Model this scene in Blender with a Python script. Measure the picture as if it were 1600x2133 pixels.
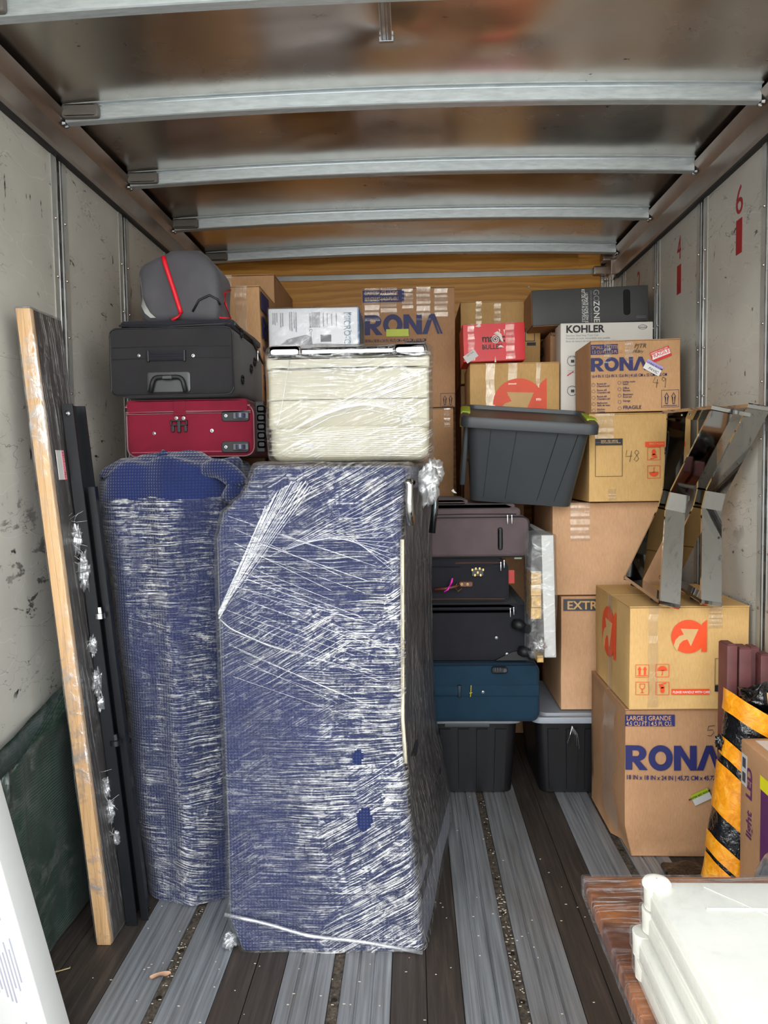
import bpy, bmesh, math, random
from mathutils import Vector, Matrix, noise
random.seed(7)
for o in list(bpy.data.objects): bpy.data.objects.remove(o)
SC = bpy.context.scene
COL = SC.collection
PI = math.pi
R = math.radians
# ------------------------------------------------------------------ camera
H = 1.47
F = 1598.66
CR = Vector((0.9992407, 0.03626797, -0.01423567))
CD = Vector((-0.01207427, -0.05913271, -0.99817711))
CF = Vector((-0.03704365, 0.99759108, -0.0586499))
cd = bpy.data.cameras.new('camera'); cam = bpy.data.objects.new('camera', cd); COL.objects.link(cam)
m3 = Matrix((CR, -CD, -CF)).transposed()
cam.matrix_world = Matrix.Translation((0, 0, H)) @ m3.to_4x4()
cd.sensor_fit = 'HORIZONTAL'; cd.sensor_width = 36; cd.lens = 36 * F / 1600; cd.clip_start = .05
SC.camera = cam
# ------------------------------------------------------------------ world, light, exposure
SC.view_settings.view_transform = 'Standard'; SC.view_settings.look = 'None'
SC.view_settings.exposure = 0.0; SC.view_settings.gamma = 1.0
SC.view_settings.use_curve_mapping = False
w = bpy.data.worlds.new('overcast_sky'); SC.world = w; w.use_nodes = True
nt = w.node_tree; bg = nt.nodes['Background']
tc = nt.nodes.new('ShaderNodeTexCoord'); sx = nt.nodes.new('ShaderNodeSeparateXYZ'); cr = nt.nodes.new('ShaderNodeValToRGB')
nt.links.new(tc.outputs['Generated'], sx.inputs[0]); nt.links.new(sx.outputs['Z'], cr.inputs[0]); nt.links.new(cr.outputs[0], bg.inputs[0])
e = cr.color_ramp.elements
e[0].position = 0.0; e[0].color = (.80, .80, .77, 1)
e[1].position = 1.0; e[1].color = (.36, .42, .52, 1)
q_ = e.new(.22); q_.color = (.84, .86, .86, 1)
bg.inputs[1].default_value = 7.8
portal = bpy.data.lights.new('door_portal', 'AREA'); portal.shape = 'RECTANGLE'; portal.size = 2.4; portal.size_y = 2.7
po = bpy.data.objects.new('door_portal', portal); COL.objects.link(po)
po.location = (0, .79, 1.36); po.rotation_euler = (PI / 2, 0, 0)
portal.cycles.is_portal = True

# ------------------------------------------------------------------ materials
def lin(c):
    out = []
    for v in c[:3]:
        v /= 255.0
        out.append(v / 12.92 if v <= .04045 else ((v + .055) / 1.055) ** 2.4)
    return tuple(out) + (1,)
class NT:
    def __init__(s, name):
        s.m = bpy.data.materials.new(name); s.m.use_nodes = True; s.t = s.m.node_tree
        s.p = s.t.nodes['Principled BSDF']; s.out = s.t.nodes['Material Output']
        s.tc = s.t.nodes.new('ShaderNodeTexCoord')
    def n(s, k, **kw):
        x = s.t.nodes.new('ShaderNode' + k)
        for a, b in kw.items(): setattr(x, a, b)
        return x
    def l(s, a, b): s.t.links.new(a, b)
    def map(s, scale=(1, 1, 1), rot=(0, 0, 0), loc=(0, 0, 0), src='Object'):
        x = s.n('Mapping'); x.inputs['Scale'].default_value = scale; x.inputs['Rotation'].default_value = rot; x.inputs['Location'].default_value = loc
        s.l(s.tc.outputs[src], x.inputs[0]); return x.outputs[0]
    def noise(s, vec, scale=5, detail=4, rough=.55, dist=0):
        x = s.n('TexNoise'); s.l(vec, x.inputs['Vector']); x.inputs['Scale'].default_value = scale; x.inputs['Detail'].default_value = detail
        x.inputs['Roughness'].default_value = rough; x.inputs['Distortion'].default_value = dist; return x.outputs['Fac']
    def ramp(s, fac, stops, interp='LINEAR'):
        x = s.n('ValToRGB'); x.color_ramp.interpolation = interp; s.l(fac, x.inputs[0]); el = x.color_ramp.elements
        while len(el) < len(stops): el.new(.5)
        for e_, (p, c) in zip(el, stops):
            e_.position = p; e_.color = c if len(c) == 4 else tuple(c) + (1,)
        return x.outputs[0]
    def fr(s, fac, a, b, lo=0., hi=1.):
        x = s.n('MapRange'); s.l(fac, x.inputs[0]); x.inputs[1].default_value = a; x.inputs[2].default_value = b; x.inputs[3].default_value = lo; x.inputs[4].default_value = hi
        return x.outputs[0]
    def mix(s, f, a, b, mode='MIX'):
        x = s.n('Mix', data_type='RGBA', blend_type=mode)
        for i, v in ((0, f), (6, a), (7, b)):
            if hasattr(v, 'is_output'): s.l(v, x.inputs[i])
            else: x.inputs[i].default_value = v
        return x.outputs[2]
    def math(s, op, a, b=0., c=None):
        x = s.n('Math', operation=op)
        for i, v in enumerate((a, b, c)):
            if v is None: continue
            if hasattr(v, 'is_output'): s.l(v, x.inputs[i])
            else: x.inputs[i].default_value = v
        return x.outputs[0]
    def bump(s, h, strength=.3, dist=.002, prev=None):
        x = s.n('Bump'); s.l(h, x.inputs['Height']); x.inputs['Strength'].default_value = strength; x.inputs['Distance'].default_value = dist
        if prev: s.l(prev, x.inputs['Normal'])
        return x.outputs[0]
MATS = {}
def plain(name, col, rough=.5, metal=0, spec=.5, var=.12, vs=8, stretch=(1, 1, 1), bs=None, bstr=.2, bd=.001, rvar=0, coat=0):
    if name in MATS: return MATS[name]
    N = NT(name); p = N.p; c = lin(col)
    v = N.noise(N.map(stretch), vs, 5)
    lo = tuple(x * (1 - var) for x in c[:3]); hi = tuple(min(1, x * (1 + var)) for x in c[:3])
    N.l(N.ramp(v, [(.3, lo), (.7, hi)]), p.inputs['Base Color'])
    p.inputs['Roughness'].default_value = rough; p.inputs['Metallic'].default_value = metal; p.inputs['Specular IOR Level'].default_value = spec
    if rvar: N.l(N.fr(v, .3, .7, rough - rvar, rough + rvar), p.inputs['Roughness'])
    if coat: p.inputs['Coat Weight'].default_value = coat; p.inputs['Coat Roughness'].default_value = .15
    if bs: N.l(N.bump(N.noise(N.map(stretch), bs, 4), bstr, bd), p.inputs['Normal'])
    MATS[name] = N.m; return N.m
def cardboard(name, col, axis=0):
    N = NT(name); p = N.p; c = lin(col)
    v = N.noise(N.map((1, 1, 1)), 3.5, 6, .6); f = N.noise(N.map((60, 60, 14)), 3, 3)
    a = N.ramp(v, [(.3, tuple(x * .86 for x in c[:3])), (.72, tuple(min(1, x * 1.1) for x in c[:3]))])
    b = N.mix(.18, a, N.ramp(f, [(.3, (.35, .25, .16)), (.7, (1, .9, .75))]), 'SOFT_LIGHT')
    N.l(b, p.inputs['Base Color']); p.inputs['Roughness'].default_value = .72; p.inputs['Specular IOR Level'].default_value = .35
    wv = N.n('TexWave', wave_type='BANDS', bands_direction='X'); N.l(N.map((1, 1, .02)), wv.inputs['Vector']); wv.inputs['Scale'].default_value = 42
    b1 = N.bump(wv.outputs['Fac'], .10, .0006); b2 = N.bump(N.noise(N.map(), 6, 4, .6), .35, .006, b1)
    N.l(b2, p.inputs['Normal']); return N.m
def film(name, ang=0., ang2=.5, dens=.32, rough=.17, haze=.10, zs=55, tint=(1, 1, 1, 1), bstr=.9, crease=1.0, wobble=7., sx=8., gx=None, pscale=(1.3, 1.3, 1.3), rx=0., fres=.4, pmin=.12):
    """crumpled clear stretch film: mostly see-through, folds catch the light"""
    N = NT(name)
    def streak(a, seed):
        wob = N.noise(N.map((2.2, 2.2, 2.2), loc=(seed, 0, 0)), 1.6, 2)
        mp = N.n('Mapping'); mp.inputs['Rotation'].default_value = (rx, a, 0); N.l(N.tc.outputs['Object'], mp.inputs[0])
        sp = N.n('SeparateXYZ'); N.l(mp.outputs[0], sp.inputs[0])
        z = N.math('MULTIPLY_ADD', sp.outputs[2], zs, N.math('MULTIPLY', wob, wobble))
        cb = N.n('CombineXYZ'); N.l(N.math('MULTIPLY', sp.outputs[0], sx), cb.inputs[0]); N.l(N.math('MULTIPLY', sp.outputs[1], sx), cb.inputs[1]); N.l(z, cb.inputs[2])
        return N.noise(cb.outputs[0], 1.3, 6, .65, .35)
    h1 = streak(ang, 3.); h2 = streak(ang2, 9.)
    msk = N.fr(N.noise(N.map((1.5, 1.5, 1.5)), 1.5, 3), .44, .56)
    h = N.math('ADD', N.math('MULTIPLY', h1, N.math('SUBTRACT', 1., msk)), N.math('MULTIPLY', h2, msk))
    cr_ = N.noise(N.map(), 34, 5, .7, 1.2)
    hh = N.math('MULTIPLY_ADD', cr_, .38 * crease, h)
    bmp = N.bump(hh, bstr, .006)
    gl = N.n('BsdfGlossy'); gl.inputs['Roughness'].default_value = rough; gl.inputs['Color'].default_value = tint; N.l(bmp, gl.inputs['Normal'])
    df = N.n('BsdfDiffuse'); df.inputs['Color'].default_value = (.72, .73, .74, 1); N.l(bmp, df.inputs['Normal'])
    m1 = N.n('MixShader'); m1.inputs[0].default_value = .30; N.l(gl.outputs[0], m1.inputs[1]); N.l(df.outputs[0], m1.inputs[2])
    tr = N.n('BsdfTransparent'); tr.inputs[0].default_value = (.97, .975, .98, 1)
    lw = N.n('LayerWeight'); lw.inputs[0].default_value = .25; N.l(bmp, lw.inputs['Normal'])
    patch = N.fr(N.noise(N.map(pscale, loc=(5, 2, 1)), 2.0, 4), .38, .60, pmin, 1.)
    if gx:
        s0 = N.n('SeparateXYZ'); N.l(N.tc.outputs['Object'], s0.inputs[0]); patch = N.math('MULTIPLY', patch, N.fr(s0.outputs[0], gx[0], gx[1], gx[2], gx[3]))
    st = N.math('MULTIPLY', N.fr(hh, .68, .86), patch)
    fac = N.math('ADD', N.math('MULTIPLY_ADD', st, dens * 2, haze), N.math('MULTIPLY', lw.outputs['Fresnel'], fres))
    cl = N.n('Clamp'); N.l(fac, cl.inputs[0]); cl.inputs[2].default_value = .93
    m2 = N.n('MixShader'); N.l(cl.outputs[0], m2.inputs[0]); N.l(tr.outputs[0], m2.inputs[1]); N.l(m1.outputs[0], m2.inputs[2])
    N.l(m2.outputs[0], N.out.inputs[0]); return N.m
CARD = cardboard('cardboard_kraft', (196, 152, 110))
CARD_D = cardboard('cardboard_brown', (176, 134, 98))
CARD_Y = cardboard('cardboard_straw', (206, 166, 108))
CARD_P = cardboard('cardboard_pink_kraft', (208, 164, 126))
FILM = film('stretch_film_streaks', zs=120)
FILM_H = film('stretch_film_heavy', ang=0., ang2=R(30), dens=.68, haze=.03, rough=.21, zs=230, gx=(-.33, .10, .25, 1.35), pscale=(1.5, 1.5, 2.), pmin=.32, wobble=6., sx=6.)
FILM_L = film('stretch_film_light', dens=.14, haze=.05, zs=30, rough=.12)
FILM_V = film('stretch_film_lengthwise', ang=0, ang2=R(3), rx=R(86), sx=3., dens=.34, haze=.05, zs=110, wobble=4., rough=.16)
FILM_B = film('stretch_film_over_hard_case', ang=R(0), ang2=R(22), dens=.34, haze=.02, zs=110, rough=.15)
TAPE = film('packing_tape_clear', ang=R(80), ang2=R(70), dens=.10, haze=.13, zs=40, rough=.16, tint=(1, .95, .85, 1), bstr=.35, crease=.8, fres=.12)
INK_N = plain('print_navy', (36, 38, 92), .55)
INK_D = plain('print_dark_grey', (66, 68, 74), .55)
INK_O = plain('print_orange_red', (232, 78, 34), .5)
INK_K = plain('print_black', (26, 24, 26), .55)
INK_W = plain('print_white', (232, 230, 226), .5)
INK_C = plain('print_light_kraft', (208, 168, 112), .6)
INK_R = plain('paint_dark_red', (160, 22, 32), .45)
INK_S = plain('print_red', (214, 38, 40), .45)
INK_G = plain('print_grey', (140, 140, 146), .55)
PEN = plain('marker_pen_ink', (60, 52, 48), .5)
WHITE = plain('white_board', (194, 193, 189), .4, var=.03)
RUBBER = plain('black_rubber', (22, 22, 24), .55)
BLKMET = plain('black_powder_coated_steel', (24, 26, 30), .35, metal=.3, spec=.6)
SILVER = plain('bright_steel', (190, 192, 194), .22, metal=1, var=.05)
CHROME = plain('polished_chrome', (172, 170, 166), .045, metal=1, var=.04, vs=3, bs=5, bstr=.05, bd=.004)
ALU = plain('aluminium_dull', (172, 176, 178), .38, metal=.9, var=.12, vs=12, bs=60, bstr=.08)
GALV = plain('galvanised_bow', (206, 213, 214), .40, metal=.45, var=.14, vs=18, stretch=(1, 6, 6), bs=90, bstr=.15)
BROWNM = plain('stainless_rail', (150, 136, 126), .30, metal=.85, var=.2, vs=4, stretch=(3, 1, 1), bs=10, bstr=.1, bd=.004)

def fabric(name, col, rough=.85, scale=260, strg=.35, cell=None, sheen=.2, var=.15):
    N = NT(name); p = N.p; c = lin(col)
    v = N.noise(N.map(), 7, 5)
    N.l(N.ramp(v, [(.3, tuple(x * (1 - var) for x in c[:3])), (.7, tuple(min(1, x * (1 + var)) for x in c[:3]))]), p.inputs['Base Color'])
    p.inputs['Roughness'].default_value = rough; p.inputs['Sheen Weight'].default_value = sheen; p.inputs['Specular IOR Level'].default_value = .25
    if cell:
        w1 = N.n('TexWave', wave_type='BANDS', bands_direction='Z'); w2 = N.n('TexWave', wave_type='BANDS', bands_direction='X')
        for w_ in (w1, w2):
            N.l(N.map(), w_.inputs['Vector']); w_.inputs['Scale'].default_value = cell; w_.inputs['Distortion'].default_value = .6
        hh = N.math('MULTIPLY', w1.outputs['Fac'], w2.outputs['Fac'])
        N.l(N.mix(.55, N.ramp(v, [(.3, tuple(x * .8 for x in c[:3])), (.7, tuple(min(1, x * 1.2) for x in c[:3]))]), N.ramp(hh, [(0, (.30, .30, .34)), (.55, (1, 1, 1))]), 'MULTIPLY'), p.inputs['Base Color'])
        b0 = N.bump(N.noise(N.map(), 5, 3), .5, .02)
        N.l(N.bump(hh, .8, .004, b0), p.inputs['Normal'])
    else:
        b0 = N.bump(N.noise(N.map(), 5, 3), .3, .012)
        N.l(N.bump(N.noise(N.map((1, 1, 1)), scale, 2), strg, .001, b0), p.inputs['Normal'])
    return N.m
BLUE = fabric('blue_waffle_blanket', (24, 40, 92), cell=32, sheen=.3)
F_BLK = fabric('black_polyester', (40, 38, 40)); F_BLK2 = fabric('black_smooth_fabric', (34, 34, 40), sheen=.1)
F_RED = fabric('burgundy_polyester', (116, 20, 42), sheen=.1); F_TAUPE = fabric('taupe_polyester', (98, 84, 86), sheen=.1)
F_TEAL = fabric('dark_teal_polyester', (22, 50, 68), sheen=.1); F_GREY = fabric('charcoal_nylon', (76, 74, 78), rough=.6, sheen=.1)
F_PIPE = plain('black_piping', (20, 20, 24), .5); RED = plain('red_zip', (216, 18, 40), .45)
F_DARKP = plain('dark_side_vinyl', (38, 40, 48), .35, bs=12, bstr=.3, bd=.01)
CREAM = plain('cream_shell', (166, 159, 136), .32, var=.05, vs=3, coat=.3)
CREAM2 = plain('cream_piping', (206, 196, 170), .5)
P_BLK = plain('black_polythene_tote', (17, 17, 20), .42, var=.06); P_GRY = plain('slate_grey_plastic', (58, 62, 65), .42, var=.05)
P_LID = plain('light_grey_lid', (146, 152, 160), .4, var=.04); P_LIME = plain('lime_latch', (156, 178, 40), .4, var=.04)
P_WHT = plain('ivory_plastic', (214, 210, 196), .4, var=.04, vs=5)

# ------------------------------------------------------------------ mesh helpers (all return (verts, faces))
def join(*ms):
    V = []; Fc = []
    for v, f in ms:
        k = len(V); V += [Vector(p) for p in v]; Fc += [tuple(i + k for i in q) for q in f]
    return V, Fc
def box(x0, x1, y0, y1, z0, z1, b=0.0):
    if not b:
        V = [Vector((x, y, z)) for z in (z0, z1) for y in (y0, y1) for x in (x0, x1)]
        return V, [(0, 2, 3, 1), (4, 5, 7, 6), (0, 1, 5, 4), (2, 6, 7, 3), (0, 4, 6, 2), (1, 3, 7, 5)]
    bm = bmesh.new(); bmesh.ops.create_cube(bm, size=1)
    for v in bm.verts: v.co = Vector(((x0 + x1) / 2 + v.co.x * (x1 - x0), (y0 + y1) / 2 + v.co.y * (y1 - y0), (z0 + z1) / 2 + v.co.z * (z1 - z0)))
    bmesh.ops.bevel(bm, geom=bm.edges[:], offset=b, segments=2, affect='EDGES', profile=.6)
    V = [v.co.copy() for v in bm.verts]; bm.verts.index_update(); Fc = [tuple(v.index for v in f.verts) for f in bm.faces]; bm.free(); return V, Fc
def tube(P, r, n=6, closed=False):
    P = [Vector(p) for p in P]; V = []; Fc = []; k = len(P)
    up_ = Vector((.13, .27, .95)).normalized()
    for i, p in enumerate(P):
        a = P[(i - 1) % k] if (closed or i) else p; b = P[(i + 1) % k] if (closed or i < k - 1) else p
        t = (b - a).normalized() if (b - a).length > 1e-9 else Vector((0, 0, 1))
        s = t.cross(up_); s = s.normalized() if s.length > 1e-3 else t.cross(Vector((1, 0, 0))).normalized()
        u = t.cross(s).normalized(); rr = r[i] if isinstance(r, (list, tuple)) else r
        V += [p + (s * math.cos(2 * PI * j / n) + u * math.sin(2 * PI * j / n)) * rr for j in range(n)]
    for i in range(k if closed else k - 1):
        for j in range(n):
            a = i * n + j; b = i * n + (j + 1) % n; c = ((i + 1) % k) * n + (j + 1) % n; d = ((i + 1) % k) * n + j
            Fc.append((a, b, c, d))
    if not closed: Fc += [tuple(range(n))[::-1], tuple((k - 1) * n + j for j in range(n))]
    return V, Fc
def cyl(p0, p1, r0, r1=None, n=20): return tube([p0, p1], [r0, r0 if r1 is None else r1], n)
def arcpts(P, r, seg=6, closed=True):
    """round the corners of a polygon of 2-D/3-D points; r number or list"""
    P = [Vector(p) for p in P]; k = len(P); out = []
    for i, p in enumerate(P):
        rr = r[i] if isinstance(r, (list, tuple)) else r
        if (not closed and i in (0, k - 1)) or rr <= 0: out.append(p); continue
        a = (P[(i - 1) % k] - p); b = (P[(i + 1) % k] - p); la, lb = a.length, b.length; a.normalize(); b.normalize()
        q = min(rr, la * .48, lb * .48); s = p + a * q; t = p + b * q
        for j in range(seg + 1):
            f = j / seg; out.append(s * (1 - f) ** 2 + p * 2 * f * (1 - f) + t * f * f)
    return out
def prism(P, y0, y1):
    """extrude x,z outline along y"""
    n = len(P); V = [Vector((p[0], y0, p[1])) for p in P] + [Vector((p[0], y1, p[1])) for p in P]
    return V, [tuple(range(n)), tuple(range(2 * n - 1, n - 1, -1))] + [(i, i + n, (i + 1) % n + n, (i + 1) % n) for i in range(n)]
def sweep(P, x0, x1, axis='x'):
    n = len(P); f = (lambda a, p: Vector((a, p[0], p[1]))) if axis == 'x' else (lambda a, p: Vector((p[0], a, p[1])))
    V = [f(x0, p) for p in P] + [f(x1, p) for p in P]
    return V, [tuple(range(n)), tuple(range(2 * n - 1, n - 1, -1))] + [(i, i + n, (i + 1) % n + n, (i + 1) % n) for i in range(n)]
def rring(x0, x1, z0, z1, r, seg=6):
    return [(p.x, p.y) for p in arcpts([(x0, z0, 0), (x1, z0, 0), (x1, z1, 0), (x0, z1, 0)], r, seg)]
def rslab(x0, x1, z0, z1, y0, y1, r=.04, b=.012, bulge=0., seg=6, jit=0.):
    """soft case: rounded outline in x,z extruded from front y0 to back y1"""
    rings = []; cx, cz = (x0 + x1) / 2, (z0 + z1) / 2
    O = rring(x0, x1, z0, z1, r, seg)
    w_, h_ = x1 - x0, z1 - z0
    def ins(d): return [(cx + (p[0] - cx) * (1 - 2 * d / w_), cz + (p[1] - cz) * (1 - 2 * d / h_)) for p in O]
    for t in (.02, .3, .6, .85): rings.append(([(cx + (p[0] - cx) * t, cz + (p[1] - cz) * t) for p in O], y0 - bulge * (1 - t * t)))
    for k in range(4):
        a = k / 3 * PI / 2; rings.append((ins(b * (1 - math.sin(a))), y0 + b * (1 - math.cos(a))))
    for t in (.25, .5, .75): rings.append((O, y0 + b + (y1 - y0 - 2 * b) * t))
    for k in range(4):
        a = (3 - k) / 3 * PI / 2; rings.append((ins(b * (1 - math.sin(a))), y1 - b * (1 - math.cos(a))))
    rings.append(([(cx + (p[0] - cx) * .02, cz + (p[1] - cz) * .02) for p in O], y1))
    V = []; n = len(O)
    for ring, y in rings: V += [Vector((p[0], y, p[1])) for p in ring]
    if jit:
        for i, v in enumerate(V):
            nn = noise.noise_vector(v * 6); V[i] = v + nn * jit
    Fc = [(i * n + j, i * n + (j + 1) % n, (i + 1) * n + (j + 1) % n, (i + 1) * n + j) for i in range(len(rings) - 1) for j in range(n)]
    Fc += [tuple(range(n))[::-1], tuple((len(rings) - 1) * n + j for j in range(n))]
    return V, Fc
def rgrid(x0, x1, y0, y1, z0, z1, r=.01, step=.05, disp=None, rz0=None):
    """rounded box with a dense grid; disp(p, n) -> offset vector"""
    c = Vector(((x0 + x1) / 2, (y0 + y1) / 2, (z0 + z1) / 2)); h = Vector(((x1 - x0) / 2, (y1 - y0) / 2, (z1 - z0) / 2))
    def axis(L):
        n = max(2, int(2 * (L - r) / step)); a = [-L, -L + r * .4, -L + r]; b = [-L + r + (2 * (L - r)) * i / n for i in range(1, n)]
        return a + b + [L - r, L - r * .4, L]
    ax = [axis(h.x), axis(h.y), axis(h.z)]; V = []; Fc = []; idx = {}
    def vid(i, j, k):
        key = (i, j, k)
        if key not in idx:
            p = Vector((ax[0][i], ax[1][j], ax[2][k])); q = Vector([max(-h[a] + r, min(h[a] - r, p[a])) for a in range(3)])
            d = p - q; n = d.normalized() if d.length > 1e-9 else Vector((0, 0, 1)); pp = q + n * r + c
            if disp: pp = pp + disp(pp, n)
            idx[key] = len(V); V.append(pp)
        return idx[key]
    L = [len(a) for a in ax]
    for s in (0, 1):
        for i in range(L[0] - 1):
            for j in range(L[1] - 1):
                k = (L[2] - 1) * s; q = [vid(i, j, k), vid(i + 1, j, k), vid(i + 1, j + 1, k), vid(i, j + 1, k)]; Fc.append(tuple(q if s else q[::-1]))
            for k in range(L[2] - 1):
                j = (L[1] - 1) * s; q = [vid(i, j, k), vid(i + 1, j, k), vid(i + 1, j, k + 1), vid(i, j, k + 1)]; Fc.append(tuple(q[::-1] if s else q))
        for j in range(L[1] - 1):
            for k in range(L[2] - 1):
                i = (L[0] - 1) * s; q = [vid(i, j, k), vid(i, j + 1, k), vid(i, j + 1, k + 1), vid(i, j, k + 1)]; Fc.append(tuple(q if s else q[::-1]))
    return V, Fc
def ringpoly(P, rad, N):
    """rounded polygon resampled to N points"""
    Q = arcpts([Vector((p[0], p[1], 0)) for p in P], rad, 8); Q.append(Q[0]); L = [0]
    for a, b in zip(Q, Q[1:]): L.append(L[-1] + (b - a).length)
    out = []; j = 0
    for i in range(N):
        t = L[-1] * i / N
        while L[j + 1] < t: j += 1
        f = (t - L[j]) / max(1e-9, L[j + 1] - L[j]); out.append(Q[j].lerp(Q[j + 1], f))
    return out
def loft(secs, rad, N=160, nz=120, off=0., disp=None, cap=.05, zlo=None, zhi=None, skip=None):
    """secs: [(z, [corners x,y])] ; returns skin with a softly domed top"""
    z0 = secs[0][0] if zlo is None else zlo; z1 = secs[-1][0] if zhi is None else zhi; V = []; Fc = []
    def at(z):
        for (a, A), (b, B) in zip(secs, secs[1:]):
            if z <= b: 
                t = max(0, (z - a) / (b - a)); t = t * t * (3 - 2 * t) if len(secs) > 3 else t
                return [Vector(p).lerp(Vector(q), t) for p, q in zip(A, B)]
        return [Vector(p) for p in secs[-1][1]]
    rows = []
    for i in range(nz + 1):
        z = z0 + (z1 - z0) * i / nz; ring = ringpoly(at(z), rad, N); rows.append((z, ring, 0))
    last = rows[-1][1]; c = sum(last, Vector()) / N
    if zhi is None:
        for k in range(1, 10):
            t = k / 9; s = 1 - t * .999 if k > 4 else 1 - (k / 4) ** 2 * .10
            if k > 4: s = .90 * (1 - (k - 4) / 5) + .002
            zz = z1 + cap * math.sin(min(1, k / 4) * PI / 2) if k <= 4 else z1 + cap
            rows.append((zz, [c + (p - c) * s for p in last], 1))
    for z, ring, cp in rows:
        for j, p in enumerate(ring):
            a = ring[j - 1]; b = ring[(j + 1) % N]; t = (b - a); n = Vector((t.y, -t.x, 0)); n = n.normalized() if n.length > 1e-9 else Vector((0, 0, 1))
            if cp: n = (n * .5 + Vector((0, 0, .8))).normalized()
            q = Vector((p.x, p.y, z)) + n * off
            if disp: q = q + disp(q, n)
            V.append(q)
    for i in range(len(rows) - 1):
        for j in range(N):
            q = (i * N + j, i * N + (j + 1) % N, (i + 1) * N + (j + 1) % N, (i + 1) * N + j)
            if skip and skip(V[q[0]]): continue
            Fc.append(q)
    return V, Fc
def px(u, v, Y):
    """world point at depth Y seen along the ray of picture coordinate u,v (measuring helper)"""
    d = CR * ((u - 800) / F) + CD * ((v - 1066.5) / F) + CF
    return Vector((0, 0, H)) + d * (Y / d.y)
def pz(u, v, Z):
    d = CR * ((u - 800) / F) + CD * ((v - 1066.5) / F) + CF
    return Vector((0, 0, H)) + d * ((Z - H) / d.z)

# ------------------------------------------------------------------ object helpers
def mesh(name, md, mat, smooth=False):
    me = bpy.data.meshes.new(name); me.from_pydata([tuple(v) for v in md[0]], [], md[1]); me.update()
    me.materials.append(mat)
    if smooth:
        me.polygons.foreach_set('use_smooth', [True] * len(me.polygons))
        if smooth is not True: me.set_sharp_from_angle(angle=R(smooth))
    return me
def tag(o, label=None, cat=None, group=None, kind=None):
    for k, v in (('label', label), ('category', cat), ('group', group), ('kind', kind)):
        if v: o[k] = v
    return o
class Thing:
    def __init__(s, name, label, cat, loc, rot=(0, 0, 0), group=None, kind=None):
        s.o = bpy.data.objects.new(name, None); s.o.empty_display_size = .05; COL.objects.link(s.o)
        s.o.location = loc; s.o.rotation_euler = rot; s.loc = Vector(loc); s.local = False
        tag(s.o, label, cat, group, kind)
    def part(s, name, md, mat, smooth=False, parent=None, label=None, kind=None):
        me = mesh(name, md, mat, smooth)
        if not s.local: me.transform(Matrix.Translation(-s.loc))
        o = bpy.data.objects.new(name, me); COL.objects.link(o); o.parent = parent or s.o
        tag(o, label, kind=kind); return o
def struct(name, md, mat, smooth=False, parent=None):
    o = bpy.data.objects.new(name, mesh(name, md, mat, smooth)); COL.objects.link(o)
    if parent: o.parent = parent
    else: o['kind'] = 'structure'
    return o
ORI = {'front': Matrix(((1, 0, 0), (0, 0, -1), (0, 1, 0))), 'left': Matrix(((0, 0, -1), (-1, 0, 0), (0, 1, 0))), 'right': Matrix(((0, 0, 1), (1, 0, 0), (0, 1, 0))), 'top': Matrix(((1, 0, 0), (0, 1, 0), (0, 0, 1)))}
def curve_md(cu, M4):
    ob = bpy.data.objects.new('tmp', cu); me = bpy.data.meshes.new_from_object(ob)
    V = [M4 @ v.co for v in me.vertices]; Fc = [tuple(p.vertices) for p in me.polygons]
    bpy.data.objects.remove(ob); bpy.data.curves.remove(cu); bpy.data.meshes.remove(me); return V, Fc
def textmd(s, P, size, ori='front', rot=0, xs=1., bold=0., ext=.0003, align='LEFT', sp=1.0, shear=0):
    cu = bpy.data.curves.new('t', 'FONT'); cu.body = s; cu.size = size; cu.extrude = ext; cu.offset = bold * size * (.45 if size < .035 else 1); cu.align_x = align; cu.space_character = sp; cu.shear = shear; cu.resolution_u = 3
    M4 = Matrix.Translation(P) @ ORI[ori].to_4x4() @ Matrix.Rotation(rot, 4, 'Z') @ Matrix.Diagonal((xs, 1, 1, 1))
    return curve_md(cu, M4)
def shapemd(polys, P, ori='front', rot=0, s=1., sxz=(1, 1), ext=.0003):
    cu = bpy.data.curves.new('t', 'CURVE'); cu.dimensions = '2D'; cu.fill_mode = 'BOTH'; cu.extrude = ext
    for pl in polys:
        sp = cu.splines.new('POLY'); sp.points.add(len(pl) - 1); sp.use_cyclic_u = True
        for q, p in zip(sp.points, pl): q.co = (p[0] * s * sxz[0], p[1] * s * sxz[1], 0, 1)
    M4 = Matrix.Translation(P) @ ORI[ori].to_4x4() @ Matrix.Rotation(rot, 4, 'Z')
    return curve_md(cu, M4)
def circ(cx, cy, r, a0=0, a1=360, n=28, ry=None):
    return [(cx + r * math.cos(R(a0 + (a1 - a0) * i / (n if a1 - a0 >= 360 else n - 1))), cy + (ry or r) * math.sin(R(a0 + (a1 - a0) * i / (n if a1 - a0 >= 360 else n - 1)))) for i in range(n)]
def rectp(x0, y0, x1, y1): return [(x0, y0), (x1, y0), (x1, y1), (x0, y1)]
def frame(x0, y0, x1, y1, t): return [rectp(x0, y0, x1, y1), rectp(x0 + t, y0 + t, x1 - t, y1 - t)[::-1]]
def strokes(lines, P, s, r, ori='front', rot=0):
    M4 = Matrix.Translation(P) @ ORI[ori].to_4x4() @ Matrix.Rotation(rot, 4, 'Z'); out = []
    for L in lines: out.append(tube([M4 @ Vector((a * s, b * s, 0)) for a, b in L], r, 4))
    return join(*out)
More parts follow.
